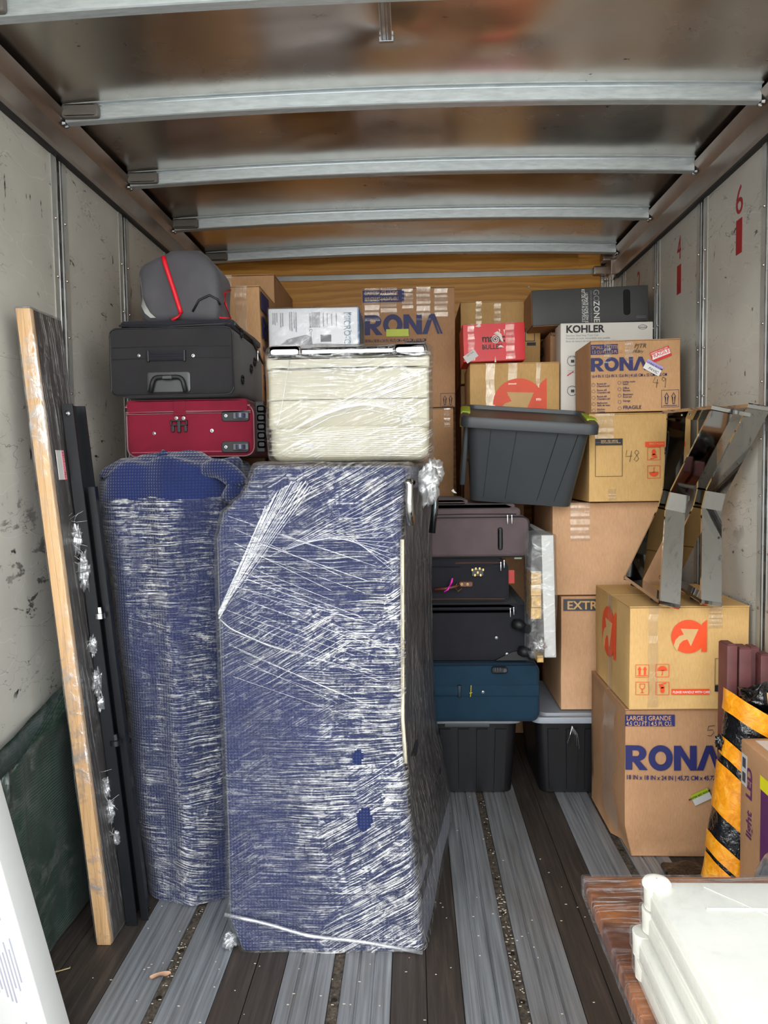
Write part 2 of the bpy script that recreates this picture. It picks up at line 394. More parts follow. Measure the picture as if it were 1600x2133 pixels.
# the big navy wordmark
RONA = {'R': [[(0, 0), (0, 1), (.50, 1)] + circ(.50, .685, .36, 80, -80, 14, .315) + [(.60, .365), (.92, 0), (.58, 0), (.33, .33), (.28, .33), (.28, 0)], [(.28, .56), (.28, .80), (.46, .80)] + circ(.46, .68, .11, 80, -80, 8, .12) + [(.46, .56)]],
        'O': [circ(.5, .5, .5, n=32, ry=.52), circ(.5, .5, .235, n=24, ry=.27)],
        'N': [[(0, 0), (0, 1), (.28, 1), (.66, .42), (.66, 1), (.94, 1), (.94, 0), (.68, 0), (.28, .60), (.28, 0)]],
        'A': [[(-.04, 0), (.36, 1), (.62, 1), (1.02, 0), (.92, 0), (.55, .9), (.86, 0), (.76, 0), (.49, .72), (.24, 0)]]}
def rona_word(P, w, h, ori='front', rot=0, n=4):
    out = []; adv = [0, .95, 2.0, 2.98]; k = w / 4.02
    for i, ch in enumerate('RONA'[:n]):
        out.append(shapemd([[(x + adv[i], y) for x, y in pl] for pl in RONA[ch]], P, ori, rot, 1, (k, h)))
    return join(*out)
def a_logo(T, P, s, ori='front', cut=None):
    """orange round letter with a light arrow cut into it"""
    n = {'front': Vector((0, -1, 0)), 'left': Vector((-1, 0, 0))}[ori]
    body = [circ(-.04, 0, .5, 38, 322, 30) + [(.34, -.46), (.50, -.46), (.50, .50), (.36, .38)]]
    T.part('logo', shapemd(body, P, ori, 0, s), INK_O, label='orange round logo')
    arr = [(-.27, .24), (.25, .22), (.03, -.29), (-.07, -.08), (-.20, -.12), (-.30, -.22), (-.37, -.43), (-.47, -.28), (-.42, -.10), (-.31, .02), (-.18, .06)]
    T.part('logo_arrow', shapemd([arr], P + n * .0006, ori, 0, s), cut or INK_C, label='kraft coloured arrow inside the logo')
def tape(T, pts, mat=None, th=.0005):
    """clear tape: quad strip given by two lists of edge points"""
    A, B = pts; n = len(A); V = list(A) + list(B)
    return T.part('tape', (V, [(i, i + 1, n + i + 1, n + i) for i in range(n - 1)]), mat or TAPE, label='clear packing tape')
def vtape(T, x0, x1, z0, z1, y, top=0.05, n=14):
    """tape running down a box front from over its top edge"""
    A = []; B = []
    if top: A.append(Vector((x0, y + top, z1 + .002))); B.append(Vector((x1, y + top, z1 + .002)))
    for i in range(n + 1):
        z = z1 + .001 + (z0 - z1) * i / n; j = .0016 + .0012 * math.sin(i * 2.3 + x0 * 40); A.append(Vector((x0 + .002 * math.sin(i * 1.7), y - j, z))); B.append(Vector((x1 + .002 * math.sin(i + 1.3), y - j, z)))
    tape(T, (A, B))
def carton(name, label, x0, x1, y0, y1, z0, z1, mat=CARD, r=.005, rot=(0, 0, 0), bul=.004, flaps=True, cat='box', seam=True, sag=None, group=None):
    T = Thing(name, label, cat, ((x0 + x1) / 2, (y0 + y1) / 2, z0), rot, group)
    sd = random.random() * 50
    def dp(p, n):
        d = Vector()
        q = noise.noise(Vector((p.x * 3 + sd, p.y * 3, p.z * 3)))
        for a in range(3): d[a] = n[a] * (q * bul - bul * .8 if abs(n.z) < .5 else q * .002 - .002)
        if sag: d += sag(p, n)
        return d
    T.part('carton_body', rgrid(x0, x1, y0, y1, z0, z1, r, .06, dp), mat, 50)
    if flaps:   # two top flaps meeting along the middle
        ym = (y0 + y1) / 2
        for a, b in ((y0 + .003, ym - .002), (ym + .002, y1 - .003)):
            T.part('flap', box(x0 + .003, x1 - .003, a, b, z1 - .001, z1 + .0025, .001), mat)
    return T
def fprint(T, md, mat, name='printed_text', label=None): return T.part(name, md, mat, label=label)

# ================================================================== THE TRUCK BOX
XW, YB, YE, YF = 1.23, 4.76, .80, .16
def zc(x): return 2.718 + .028 * (1 - (x / XW) ** 2)
# floor: wooden planks with pairs of ribbed aluminium strips and a screwed channel between each pair
N = NT('floor_wood'); p = N.p
g = N.noise(N.map((26, 1.2, 1)), 2.2, 7, .65, .6); s_ = N.noise(N.map((1, .6, 1)), 3, 5)
c1 = N.ramp(g, [(.25, (.014, .011, .009)), (.55, (.044, .034, .027)), (.8, (.11, .086, .066))])
N.l(N.mix(N.fr(s_, .4, .7, 0, .5), c1, lin((66, 54, 46))), p.inputs['Base Color']); N.l(N.fr(g, .3, .7, .65, .42), p.inputs['Roughness']); N.l(N.bump(g, .4, .003), p.inputs['Normal'])
WOODF = N.m
N = NT('floor_aluminium'); p = N.p
g = N.noise(N.map((40, .8, 1)), 2.5, 7, .6, .3); s_ = N.noise(N.map((1.5, .5, 1)), 2.5, 5)
c1 = N.ramp(g, [(.3, lin((104, 107, 110))), (.7, lin((168, 171, 173)))])
N.l(N.mix(N.fr(s_, .42, .68, 0, .55), c1, lin((116, 106, 96))), p.inputs['Base Color']); p.inputs['Metallic'].default_value = .35
N.l(N.fr(g, .3, .7, .52, .36), p.inputs['Roughness']); N.l(N.bump(g, .25, .0015), p.inputs['Normal'])
ALUF = N.m
N = NT('gritty_channel'); p = N.p
g = N.noise(N.map(), 90, 5, .7); N.l(N.ramp(g, [(.35, lin((34, 29, 25))), (.62, lin((92, 80, 66))), (.78, lin((170, 156, 136)))]), p.inputs['Base Color']); p.inputs['Roughness'].default_value = .9; N.l(N.bump(g, .7, .003), p.inputs['Normal'])
GRIT = N.m
fl = bpy.data.objects.new('floor', None); COL.objects.link(fl); fl['kind'] = 'structure'
struct('subfloor', box(-XW, XW, YF, YB, -.06, -.012), WOODF, parent=fl)
xs = -1.39
strips = [(-.885, -.567), (-.392, -.076), (.124, .446), (.622, .944)]
def ribbed(x0, x1):
    P = [(x0, -.013), (x0, -.001)]; n = 3; wd = (x1 - x0) / n
    for i in range(n):
        a = x0 + wd * i; b = a + wd
        P += [(a + (.003 if i else .001), 0.), (b - (.006 if i < n - 1 else .001), 0.)]
        if i < n - 1: P += [(b - .004, -.005), (b + .001, -.005)]
    P += [(x1, -.001), (x1, -.013)]
    return sweep(P, YF, YB, 'y')
prev = -XW
for a, b in strips:
    n = 2 if b - prev > .15 else 1
    for k in range(n):
        x0 = prev + (a - prev) * k / n; x1 = prev + (a - prev) * (k + 1) / n
        struct('plank', box(x0 + .0012, x1 - .0012, YF, YB, -.013, -.0015, .001), WOODF, parent=fl)
    c = (a + b) / 2
    for s0, s1 in ((a, c - .015), (c + .015, b)): struct('metal_strip', ribbed(s0 + .001, s1 - .001), ALUF, parent=fl)
    struct('grit_channel', box(c - .0145, c + .0145, YF, YB, -.013, -.006), GRIT, parent=fl)
    sc_ = join(*[join(cyl((c, y, -.007), (c, y, -.0035), .0085, .0078, 12), box(c - .005, c + .005, y - .001, y + .001, -.0036, -.003)) for y in [1.2 + .21 * i for i in range(17)]])
    o = struct('screws', sc_, plain('dark_screw', (58, 52, 46), .45, .7), parent=fl); o['kind'] = 'stuff'
    prev = b
for k in range(2): struct('plank', box(prev + (XW - prev) * k / 2 + .0012, prev + (XW - prev) * (k + 1) / 2 - .0012, YF, YB, -.013, -.0015, .001), WOODF, parent=fl)

# side walls: scuffed pale liner panels between slotted posts
N = NT('scuffed_liner'); p = N.p
base = N.noise(N.map(), 1.6, 6, .6); col = N.ramp(base, [(.3, lin((178, 175, 166))), (.7, lin((204, 200, 189)))])
def scr(scale, rot, lo, hi, loc=(0, 0, 0), m=(.5, .62), det=5):
    a = N.noise(N.map(scale, rot, loc), 1.0, det, .6, .25)
    k = N.fr(N.noise(N.map((1, 1, 1), loc=loc), 2.6, 4), m[0], m[1])
    return N.math('MULTIPLY', N.fr(a, lo, hi), k)
lineA = N.math('SUBTRACT', 1., N.fr(N.math('ABSOLUTE', N.math('SUBTRACT', N.noise(N.map((1, 2.2, 5.5)), 1.3, 4, .55, .4), .5)), 0, .0035))
lineM = N.math('MULTIPLY', lineA, N.fr(N.noise(N.map((1, 1, 1), loc=(3, 1, 7)), 2.2, 4), .44, .54))
f1 = scr((1, 9, 30), (R(20), 0, 0), .655, .70, m=(.47, .56)); f2 = scr((1, 16, 16), (0, 0, 0), .665, .70, (4, 2, 1), (.49, .56)); f3 = scr((1, 30, 9), (R(-30), 0, 0), .665, .70, (8, 5, 3), (.48, .56))
tot = N.math('MAXIMUM', N.math('MAXIMUM', N.math('MAXIMUM', f1, f2), f3), N.math('MULTIPLY', lineM, .8))
# dirtier belt low on the walls
spz = N.n('SeparateXYZ'); N.l(N.tc.outputs['Object'], spz.inputs[0])
low = N.fr(spz.outputs[2], 1.9, .9)
blk = N.math('MULTIPLY', N.fr(N.noise(N.map((1, 8, 15), loc=(2, 2, 2)), 1.0, 7, .7, .5), .555, .60), N.math('MULTIPLY', low, N.fr(N.noise(N.map(loc=(1, 9, 4)), 1.7, 3), .5, .62)))
tot = N.math('MAXIMUM', tot, blk)
light = N.math('MULTIPLY', N.math('SUBTRACT', 1., N.fr(N.math('ABSOLUTE', N.math('SUBTRACT', N.noise(N.map((1, 1.2, 3), (R(12), 0, 0), (7, 0, 0)), 1.3, 3, .5, .3), .5)), 0, .003)), .3)
c2 = N.mix(light, col, lin((226, 224, 216)))
N.l(N.mix(tot, c2, lin((34, 31, 31))), p.inputs['Base Color']); N.l(N.fr(base, .3, .7, .36, .5), p.inputs['Roughness']); p.inputs['Specular IOR Level'].default_value = .45
N.l(N.bump(N.noise(N.map(), 3.5, 3), .25, .01), p.inputs['Normal'])
LINER = N.m
POSTM = plain('post_white_metal', (176, 176, 170), .36, .35, var=.1, vs=20)
posts = [2.717 + .6096 * k for k in range(-2, 4)]
for side, nm in ((-1, 'wall_left'), (1, 'wall_right')):
    W = bpy.data.objects.new(nm, None); COL.objects.link(W); W['kind'] = 'structure'
    X = side * XW
    def sb(x0, x1, *a): return box(min(side * x0, side * x1), max(side * x0, side * x1), *a)
    struct('outer_skin', sb(XW + .012, XW + .03, YE, YB, 0, 2.76), LINER, parent=W)
    ed = [YE] + posts + [YB]
    for a, b in zip(ed, ed[1:]):
        struct('wall_panel', sb(XW, XW + .012, a + .014, b - .014, 0, 2.70), LINER, parent=W)
    for y in posts:
        struct('post_flange', sb(XW - .003, XW + .001, y - .058, y - .019, 0, 2.6), POSTM, parent=W)
        struct('post_flange', sb(XW - .003, XW + .001, y + .019, y + .058, 0, 2.6), POSTM, parent=W)
        struct('post_edge', join(sb(XW - .005, XW + .006, y - .021, y - .0185, 0, 2.6), sb(XW - .005, XW + .006, y + .0185, y + .021, 0, 2.6)), SILVER, parent=W)
        struct('post_web', sb(XW + .001, XW + .0115, y - .0187, y + .0187, 0, 2.6), plain('post_web_grey', (62, 62, 62), .5, .3), parent=W)
        o = struct('slots', join(*[sb(XW + .0004, XW + .004, y - .009, y + .009, .12 + k * .1, .175 + k * .1) for k in range(25)]), RUBBER, parent=W); o['kind'] = 'stuff'
        o = struct('rivets', join(*[cyl((X - side * .002, y + dy, .15 + k * .2), (X - side * .007, y + dy, .15 + k * .2), .006, .004, 8) for k in range(12) for dy in (-.036, .036)]), BROWNM, parent=W); o['kind'] = 'stuff'
    # top rail
    P = [(side * XW, 2.573), (side * (XW - .018), 2.573), (side * (XW - .022), 2.590), (side * (XW - .030), 2.650), (side * (XW - .055), 2.705), (side * XW, 2.712)]
    struct('trim_1' if side < 0 else 'trim_2', sweep(P, YE, YB - .12, 'y'), BROWNM)
    o = struct('rail_rivets', join(*[cyl((side * (XW - .042), y + d, 2.668), (side * (XW - .052), y + d, 2.668), .008, .005, 10) for y in [2.69 + .6096 * k for k in range(-2, 4)] for d in (-.012, .012)]), SILVER, parent=W); o['kind'] = 'stuff'
    struct('rail_gasket', sb(XW - .02, XW, YE, YB - .12, 2.562, 2.573), RUBBER, parent=W)
# load marks on the right wall
for (s_, yc, z0, z1, b0, b1, ww) in (('6', 2.963, 2.392, 2.50, 2.245, 2.372, .026), ('4', 3.608, 2.395, 2.50, 2.24, 2.37, .026), ('2', 4.235, 2.395, 2.50, 2.24, 2.37, .026)):
    T = Thing('load_mark', {'6': 'dark red number six with a bar painted on the right wall', '4': 'dark red number four with a bar painted on the right wall', '2': 'faded red number two high on the right wall behind the black carton'}[s_], 'mark', (XW, yc, b0))
    T.part('numeral', textmd(s_, (XW - .0012, yc, z0), .15, 'left', 0, .72 if s_ != '6' else .95, .0, align='CENTER'), INK_R)
    T.part('bar', box(XW - .0014, XW - .0004, yc - ww, yc + ww, b0, b1), INK_R)

# ceiling: shiny dented sheet over cross bows
N = NT('polished_dented_sheet'); p = N.p
v = N.noise(N.map((1, 1, 1)), 2.4, 5); 
N.l(N.ramp(v, [(.3, lin((206, 200, 192))), (.7, lin((226, 221, 214)))]), p.inputs['Base Color']); p.inputs['Metallic'].default_value = 1.
spot = N.math('MULTIPLY', N.fr(N.noise(N.map((9, 9, 1)), 1.2, 6, .7), .66, .70), N.fr(N.noise(N.map((1, 1, 1), loc=(4, 4, 0)), 2, 3), .48, .6))
mc = N.mix(spot, N.ramp(v, [(.3, lin((206, 200, 192))), (.7, lin((226, 221, 214)))]), lin((46, 40, 36))); N.l(mc, p.inputs['Base Color'])
N.l(N.fr(v, .3, .7, .20, .30), p.inputs['Roughness'])
b1 = N.bump(N.noise(N.map((1.2, 1.6, 1)), 1.5, 2, .4, .4), .35, .03); b2 = N.bump(N.noise(N.map((1, 60, 1)), 3, 4), .03, .002, b1)
N.l(b2, p.inputs['Normal']); SHEET = N.m
nx, ny = 70, 150; V = []; Fc = []
bowY = [2.69 + .6096 * k for k in range(-2, 4)]
def sheetz(x, y):
    ph = ((y - 2.69) / .6096) % 1.0
    fade = max(0, 1 - (abs(x) / XW) ** 8)
    q = noise.noise(Vector((x * 1.1, y * 1.6, 4.1))) * .012 + noise.noise(Vector((x * 2.3, y * 3.4, 9.1))) * .0025
    sag = math.sin(PI * ph)
    kink = -.018 * math.exp(-(((x - .28) / .16) ** 2 + ((y - 2.37) / .12) ** 2)) - .02 * math.exp(-(((x + .05) / .10) ** 2 + ((y - 2.30) / .10) ** 2)) 
    return zc(x) + .004 + (q * sag + .004 * sag + kink) * fade
for j in range(ny + 1):
    for i in range(nx + 1):
        x = -XW - .01 + 2 * (XW + .01) * i / nx; y = YE + (YB - YE) * j / ny; V.append(Vector((x, y, sheetz(x, y))))
for j in range(ny):
    for i in range(nx): a = j * (nx + 1) + i; Fc.append((a, a + nx + 1, a + nx + 2, a + 1))
k = len(V); V += [v + Vector((0, 0, .03)) for v in V]; Fc += [tuple(i + k for i in f)[::-1] for f in Fc]
CE = struct('ceiling', (V, Fc), SHEET, True)
def bowmesh(y):
    P = [(y - .028, .002), (y - .012, .002), (y - .010, -.044), (y - .006, -.047), (y + .028, -.047), (y + .032, -.044), (y + .034, .002), (y + .052, .002), (y + .052, .006), (y - .028, .006)]
    V = []; Fc = []; n = len(P); m = 36
    for i in range(m + 1):
        x = -XW + .05 + 2 * (XW - .05) * i / m
        V += [Vector((x, a, zc(x) + b)) for a, b in P]
    for i in range(m):
        for j in range(n): Fc.append((i * n + j, i * n + (j + 1) % n, (i + 1) * n + (j + 1) % n, (i + 1) * n + j))
    return V, Fc
for y in bowY:
    struct('roof_bow', bowmesh(y), GALV, parent=CE)
    lipz = [Vector((x_, y - .0115, zc(x_) - .003)) for x_ in [-XW + .08 + (2 * XW - .16) * i / 30 for i in range(31)]]
    struct('roof_bow_lip', tube(lipz, .0022, 5), SILVER, parent=CE)
    struct('bow_pad', rslab(-XW + .045, -XW + .175, zc(-1.1) - .045, zc(-1.1) + .0, y - .034, y - .008, .012, .006), plain('taupe_pad', (112, 106, 98), .5), 40, parent=CE)
T = Thing('ceiling_strap', 'short ribbed clear strap hanging flat against the dented ceiling sheet', 'strap', (-.06, 2.22, 2.74))
T.part('strap_band', box(-.077, -.043, 1.95, 2.345, 2.728, 2.734, .002), film('strap_plastic', dens=.3, haze=.35), True)
T.part('strap_ribs', join(*[box(x - .0015, x + .0015, 1.95, 2.345, 2.724, 2.729) for x in (-.072, -.060, -.052, -.047)]), SILVER)
T.part('strap_clip', box(-.082, -.038, 2.338, 2.352, 2.722, 2.738, .002), SILVER, True)

# front bulkhead: golden plywood sheets with a pale metal joint strip
N = NT('golden_plywood'); p = N.p
wv = N.n('TexWave', wave_type='BANDS', bands_direction='Z', wave_profile='SAW'); N.l(N.map((.35, 1, 2.2)), wv.inputs['Vector']); wv.inputs['Scale'].default_value = 3.2; wv.inputs['Distortion'].default_value = 9; wv.inputs['Detail'].default_value = 3; wv.inputs['Detail Scale'].default_value = 1.3
g = N.noise(N.map((1.5, 1, 40)), 2.0, 5)
c1 = N.mix(.45, N.ramp(wv.outputs['Fac'], [(.2, lin((206, 134, 44))), (.7, lin((240, 178, 82))), (1., lin((170, 98, 28)))]), N.ramp(g, [(.3, lin((204, 134, 46))), (.7, lin((244, 182, 88)))]))
N.l(c1, p.inputs['Base Color']); p.inputs['Roughness'].default_value = .38; N.l(N.bump(g, .15, .001), p.inputs['Normal']); PLY = N.m
fw = bpy.data.objects.new('wall_front', None); COL.objects.link(fw); fw['kind'] = 'structure'
struct('backing', box(-XW - .03, XW + .03, YB + .012, YB + .04, 0, 2.80), PLY, parent=fw)
struct('plywood_panel', box(-XW, 1.15, YB - .006, YB + .014, .0, 2.612), PLY, parent=fw)
struct('plywood_panel', box(-XW, 1.02, YB - .002, YB + .014, 2.648, 2.76), PLY, parent=fw)
struct('joint_strip', box(-XW, 1.20, YB - .010, YB + .013, 2.613, 2.646, .003), plain('pale_joint_strip', (190, 190, 186), .35, .5), parent=fw)
struct('corner_sheet', sweep(arcpts([(1.02, YB + .006, 0), (1.16, YB - .004, 0), (XW, YB - .10, 0), (XW, YB - .16, 0), (XW + .01, YB - .16, 0), (XW + .01, YB + .012, 0)], [0, .05, .05, 0, 0, 0], 5), 0, 1, 'y') if False else join(*[box(1.155 + .0125 * i, 1.1675 + .0125 * i, YB - .004 - .002 * i * i, YB + .01, 0, 2.74) for i in range(6)]), SHEET, parent=fw)
struct('corner_bracket', join(box(1.13, 1.21, YB - .16, YB - .08, 2.655, 2.70, .006), box(1.17, 1.215, YB - .18, YB - .02, 2.57, 2.66, .006), box(1.10, 1.20, YB - .06, YB - .01, 2.60, 2.65, .008)), BROWNM, parent=fw)
struct('bulkhead_screws', join(*[cyl((x, YB - .006, z), (x, YB - .012, z), .008, .006, 10) for x, z in ((-.275, 2.50), (-.29, 2.3), (.72, 2.545), (-.6, 2.45))]), SILVER, parent=fw)['kind'] = 'stuff'
# ground outside behind the truck
struct('ground', box(-30, 30, -45, -.15, -1.02, -.98), plain('asphalt', (168, 166, 160), .85, bs=40))

# ================================================================== LEFT SIDE
# long oak-edged boards wrapped in film, leaning on the left wall
N = NT('oak_edge'); p = N.p
g = N.noise(N.map((60, 8, 1.5)), 1.6, 6, .6, .5); N.l(N.ramp(g, [(.3, lin((190, 146, 96))), (.7, lin((226, 186, 136)))]), p.inputs['Base Color']); p.inputs['Roughness'].default_value = .45; OAK = N.m
DARKB = plain('dark_board_face', (62, 54, 50), .4, var=.2, vs=5, stretch=(1, 1, .2))
def hexa(b, t):
    """box from four bottom and four top corner points (fl, fr, br, bl)"""
    V = [Vector(v) for v in b] + [Vector(v) for v in t]
    return V, [(0, 3, 2, 1), (4, 5, 6, 7), (0, 1, 5, 4), (1, 2, 6, 5), (2, 3, 7, 6), (3, 0, 4, 7)]
T = Thing('long_board', 'tall pair of oak-edged dark boards in clear film leaning on the left wall', 'board', (-.965, 2.35, 0))
B0, B1, B2 = (-.995, 2.27), (-.974, 2.27), (-.953, 2.27); dx = -.175; ZT = 1.955
for a, b in ((-.995, -.9745), (-.9738, -.953)):
    T.part('oak_edge', hexa([(a, 2.268, 0), (b, 2.268, 0), (b, 2.29, 0), (a, 2.29, 0)], [(a + dx, 2.268, ZT), (b + dx, 2.268, ZT), (b + dx, 2.29, ZT), (a + dx, 2.29, ZT)]), OAK, label='light oak edge')
    T.part('board_panel', hexa([(a, 2.2905, 0), (b, 2.2905, 0), (b, 2.46, 0), (a, 2.46, 0)], [(a + dx, 2.2905, ZT), (b + dx, 2.2905, ZT), (b + dx, 2.475, ZT), (a + dx, 2.475, ZT)]), DARKB, label='dark board')
def fd(amp, f=9): return lambda p, n: n * (noise.noise(Vector((p.x * f, p.y * f, p.z * f * .5))) * amp)
def shear_md(md, k, y0=0): return [Vector((v.x + k * v.z, v.y, v.z)) for v in md[0]], md[1]
T.part('stretch_film', shear_md(rgrid(-.999, -.9455, 2.262, 2.464, .002, ZT + .006, .008, .02, fd(.003, 14)), dx / ZT), FILM_V, True, label='clear stretch film')
T.part('label', shear_md(box(-.944 + 0.0, -.9425, 2.30, 2.350, 1.445, 1.535), dx / ZT), WHITE, label='white sticker with a red heading')
def onboard(md): return shear_md(md, dx / ZT)
T.part('label_heading', onboard(box(-.9424, -.9418, 2.333, 2.350, 1.445, 1.535)), plain('label_pink', (226, 160, 170), .5))
T.part('label_text', onboard(textmd('BEDROOM#4', (-.9416, 2.337, 1.532), .0145, 'right', -PI / 2, 1.05, .02)), INK_R)
# black bed rails beside it
T = Thing('bed_rail', 'black steel bed rails bundled with film beside the wrapped boards', 'bed rail', (-.92, 2.42, 0))
r0 = Vector((-.957, 2.50, 0)); 
def sh(md, k=-.0885): return shear_md(md, k)
T.part('rail_web', sh(box(-.940, -.933, 2.37, 2.46, 0, 1.68)), BLKMET)
T.part('rail_flange', sh(box(-.940, -.905, 2.367, 2.373, 0, 1.68)), BLKMET)
T.part('rail_flange', sh(box(-.940, -.905, 2.457, 2.463, 0, 1.68)), BLKMET)
stn = []
for k in range(34):
    v = random.choice((1115, 1185, 1345, 1440, 1640, 1700)) + random.uniform(-40, 40); u = 150 + (v - 1100) * .118
    A_ = px(u + random.uniform(-16, 6), v, 2.362); B_ = px(u + random.uniform(0, 34), v + random.uniform(-30, 34), 2.36); M_ = A_.lerp(B_, .5) + Vector((0, -.008, random.uniform(-.01, .01))); stn.append(tube([A_, M_, B_], .0008, 4))
T.part('film_strands', join(*stn), film('film_strand_c', dens=.5, haze=.35, rough=.2), True, kind='stuff')
T.part('second_rail', sh(join(box(-.902, -.896, 2.40, 2.46, 0.0, 1.42), box(-.902, -.880, 2.397, 2.403, .0, 1.42))), BLKMET)
T.part('bolt', sh(join(cyl((-.922, 2.360, 1.65), (-.922, 2.367, 1.65), .009, .009, 14), cyl((-.922, 2.355, 1.65), (-.922, 2.360, 1.65), .004, .004, 8)), -.0885), SILVER, True, label='bright steel bolt')
for z in (1.03, .62):
    T.part('foot_bolt', sh(join(cyl((-.905, 2.375, z - .009), (-.905, 2.375, z + .009), .009, .008, 6), cyl((-.905, 2.375, z - .026), (-.905, 2.375, z - .010), .017, .017, 14))), SILVER if z > 1 else BLKMET, 40)
WAD = film('film_wadded', dens=.7, haze=.16, zs=60, rough=.18, pmin=.6)
def crumple(c, r, seed, n=14, zz=1.0):
    """a crumpled wad of film"""
    V = []; Fc = []; m = 2 * n
    for i in range(n + 1):
        a = PI * i / n
        for j in range(m):
            b = 2 * PI * j / m; d = Vector((math.sin(a) * math.cos(b), math.sin(a) * math.sin(b), math.cos(a) * zz))
            rr = r * (.75 + .55 * noise.noise(d * 2.6 + Vector((seed, 0, 0))) + .35 * abs(noise.noise(d * 7 + Vector((0, seed, 0)))))
            V.append(Vector(c) + d * rr)
    for i in range(n):
        for j in range(m): Fc.append((i * m + j, i * m + (j + 1) % m, (i + 1) * m + (j + 1) % m, (i + 1) * m + j))
    return V, Fc
for k, (u, v, r_, zz) in enumerate(((163, 1120, .030, 2.0), (178, 1190, .034, 2.4), (196, 1345, .024, 1.8), (205, 1420, .03, 2.0), (212, 1465, .022, 1.5), (222, 1640, .03, 1.5), (232, 1690, .028, 1.7), (245, 1745, .022, 1.4))):
    T.part('film_wad', crumple(px(u - 2, v, 2.365), r_ * .55, k * 3.1, n=20, zz=zz * 1.5), WAD, True)
# the green netting-wrapped flat pack
GREEN = fabric('green_mesh_net', (12, 56, 38), rough=.55, cell=34, sheen=.1, var=.35)
T = Thing('green_wrapped_panel', 'flat panel bundled in dark green mesh standing on the floor against the left wall', 'panel', (-1.17, 2.2, 0))
def gd(p, n):
    f = noise.noise(Vector((p.y * 7, p.z * 1.2 + p.y * 3, 2.))) * .016 + noise.noise(Vector((p.y * 20, p.z * 3, 6.))) * .005
    q = 0
    return Vector((n.x * (f - .004), 0, 0)) + (Vector((0, 0, (2.6 - p.y) * -.28 + .0)) if p.z > .45 and n.z > .5 else Vector())
gm = rgrid(-1.208, -1.112, 1.87, 2.60, 0.004, .80, .02, .022, gd)
gm = ([Vector((v.x, v.y, v.z * (.78 + (v.y - 1.75) / .87 * .18) if v.z > .1 else v.z)) for v in gm[0]], gm[1])
T.part('mesh_net', gm, GREEN, True)
T.part('film_layer', ([Vector((v.x + .004, v.y, v.z + .003)) for v in gm[0]], gm[1]), film('film_thin_green', dens=.16, haze=.02, ang=R(80), ang2=R(60), zs=40, tint=(.8, 1, .9, 1)), True)
# white printed carton in the near left corner
T = Thing('white_carton', 'tall white printed carton leaning in the near left corner', 'box', (-.945, 1.78, .0), (0, R(-13.5), 0)); T.local = True
T.part('carton_body', rgrid(-.075, .075, -.03, .06, .0, .86, .004, .08), WHITE, 50)
INK_T = plain('tiny_print', (150, 150, 162), .6)
lines = []
for blk in range(4):
    zt = .80 - blk * .215
    for i in range(12):
        x = .045 - i * .0085; L_ = .10 + .05 * random.random(); top = zt - random.random() * .05 - i * .002
        lines.append(box(x - .0014, x + .0014, -.0312, -.0303, top - L_, top))
T.part('small_print', join(*lines), INK_T, kind='stuff')
T.part('printed_text', textmd('SMART EQUIPMENT', (-.062, -.0306, .12), .018, 'front', PI / 2, 1, .01, sp=1.3), INK_D)

# blue blanket roll
def rollsecs():
    out = []
    for z, L_ in ((0, -.965), (.5, -1.0), (1.0, -1.045), (1.38, -1.085), (1.45, -1.095)):
        sh_ = L_ + .965
        out.append((z, [(L_, 2.60), (L_ + .06, 2.515), (-.72 + sh_ * .6, 2.50), (-.63 + sh_ * .2, 2.55), (-.605, 2.66), (-.605, 3.02), (L_ + .1, 3.02)]))
    return out
def rd(p, n):
    f = noise.noise(Vector((p.x * 6, p.y * 6, p.z * 2.2))) * .012
    rid = .02 * math.exp(-((p.x + .79 + .04 * (p.z - .7)) / .045) ** 2) if n.y < -.3 else 0
    top = max(0, p.z - 1.38); return n * (f + rid) + Vector((0, 0, 0)) + n * (noise.noise(Vector((p.x * 9, p.y * 9, p.z * 5))) * top * .5) + Vector((0, 0, top * .35 * math.exp(-((p.x + .83) / .16) ** 2)))
T = Thing('blanket_roll', 'tall blue blanket bundle wrapped in clear film standing beside the oak-edged boards', 'bundle', (-.8, 2.75, 0))
T.part('blanket', loft(rollsecs(), .09, 150, 80, 0, rd, cap=.04), BLUE, True, label='blue waffle blanket')
T.part('blanket_fold', tube(arcpts([px(420, 985, 2.58), px(452, 972, 2.55), px(482, 990, 2.53), px(500, 1012, 2.52), px(470, 1040, 2.52)], .03, 5, False), [.028, .03, .032, .034, .034, .034, .034, .034, .034, .034, .034, .034, .034, .034, .034, .034, .034, .034, .034, .02][:len(arcpts([px(420, 985, 2.58), px(452, 972, 2.55), px(482, 990, 2.53), px(500, 1012, 2.52), px(470, 1040, 2.52)], .03, 5, False))], 12), BLUE, True)
T.part('blanket_corner', crumple(px(340, 953, 2.62), .026, 5., zz=.9), BLUE, True)
def rf(p, n):
    t = noise.noise(Vector((p.x * 2, p.y * 2, p.z * 38 + p.x * 4))) * .0022 + noise.noise(Vector((p.x * 11, p.y * 11, p.z * 13))) * .003
    return rd(p, n) + n * t
def rollskip(p): return p.z > 1.375 + .035 * noise.noise(Vector((p.x * 9, p.y * 6, 1.))) - .05 * max(0, (p.x + .75))
T.part('stretch_film', loft(rollsecs(), .09, 260, 300, .008, rf, zlo=.004, zhi=1.44, skip=rollskip), film('film_over_roll', ang=0, ang2=R(-14), dens=.7, haze=.02, zs=210, rough=.17, pscale=(5.5, 5.5, .9), pmin=.08, wobble=5., sx=6.), True, label='clear stretch film')

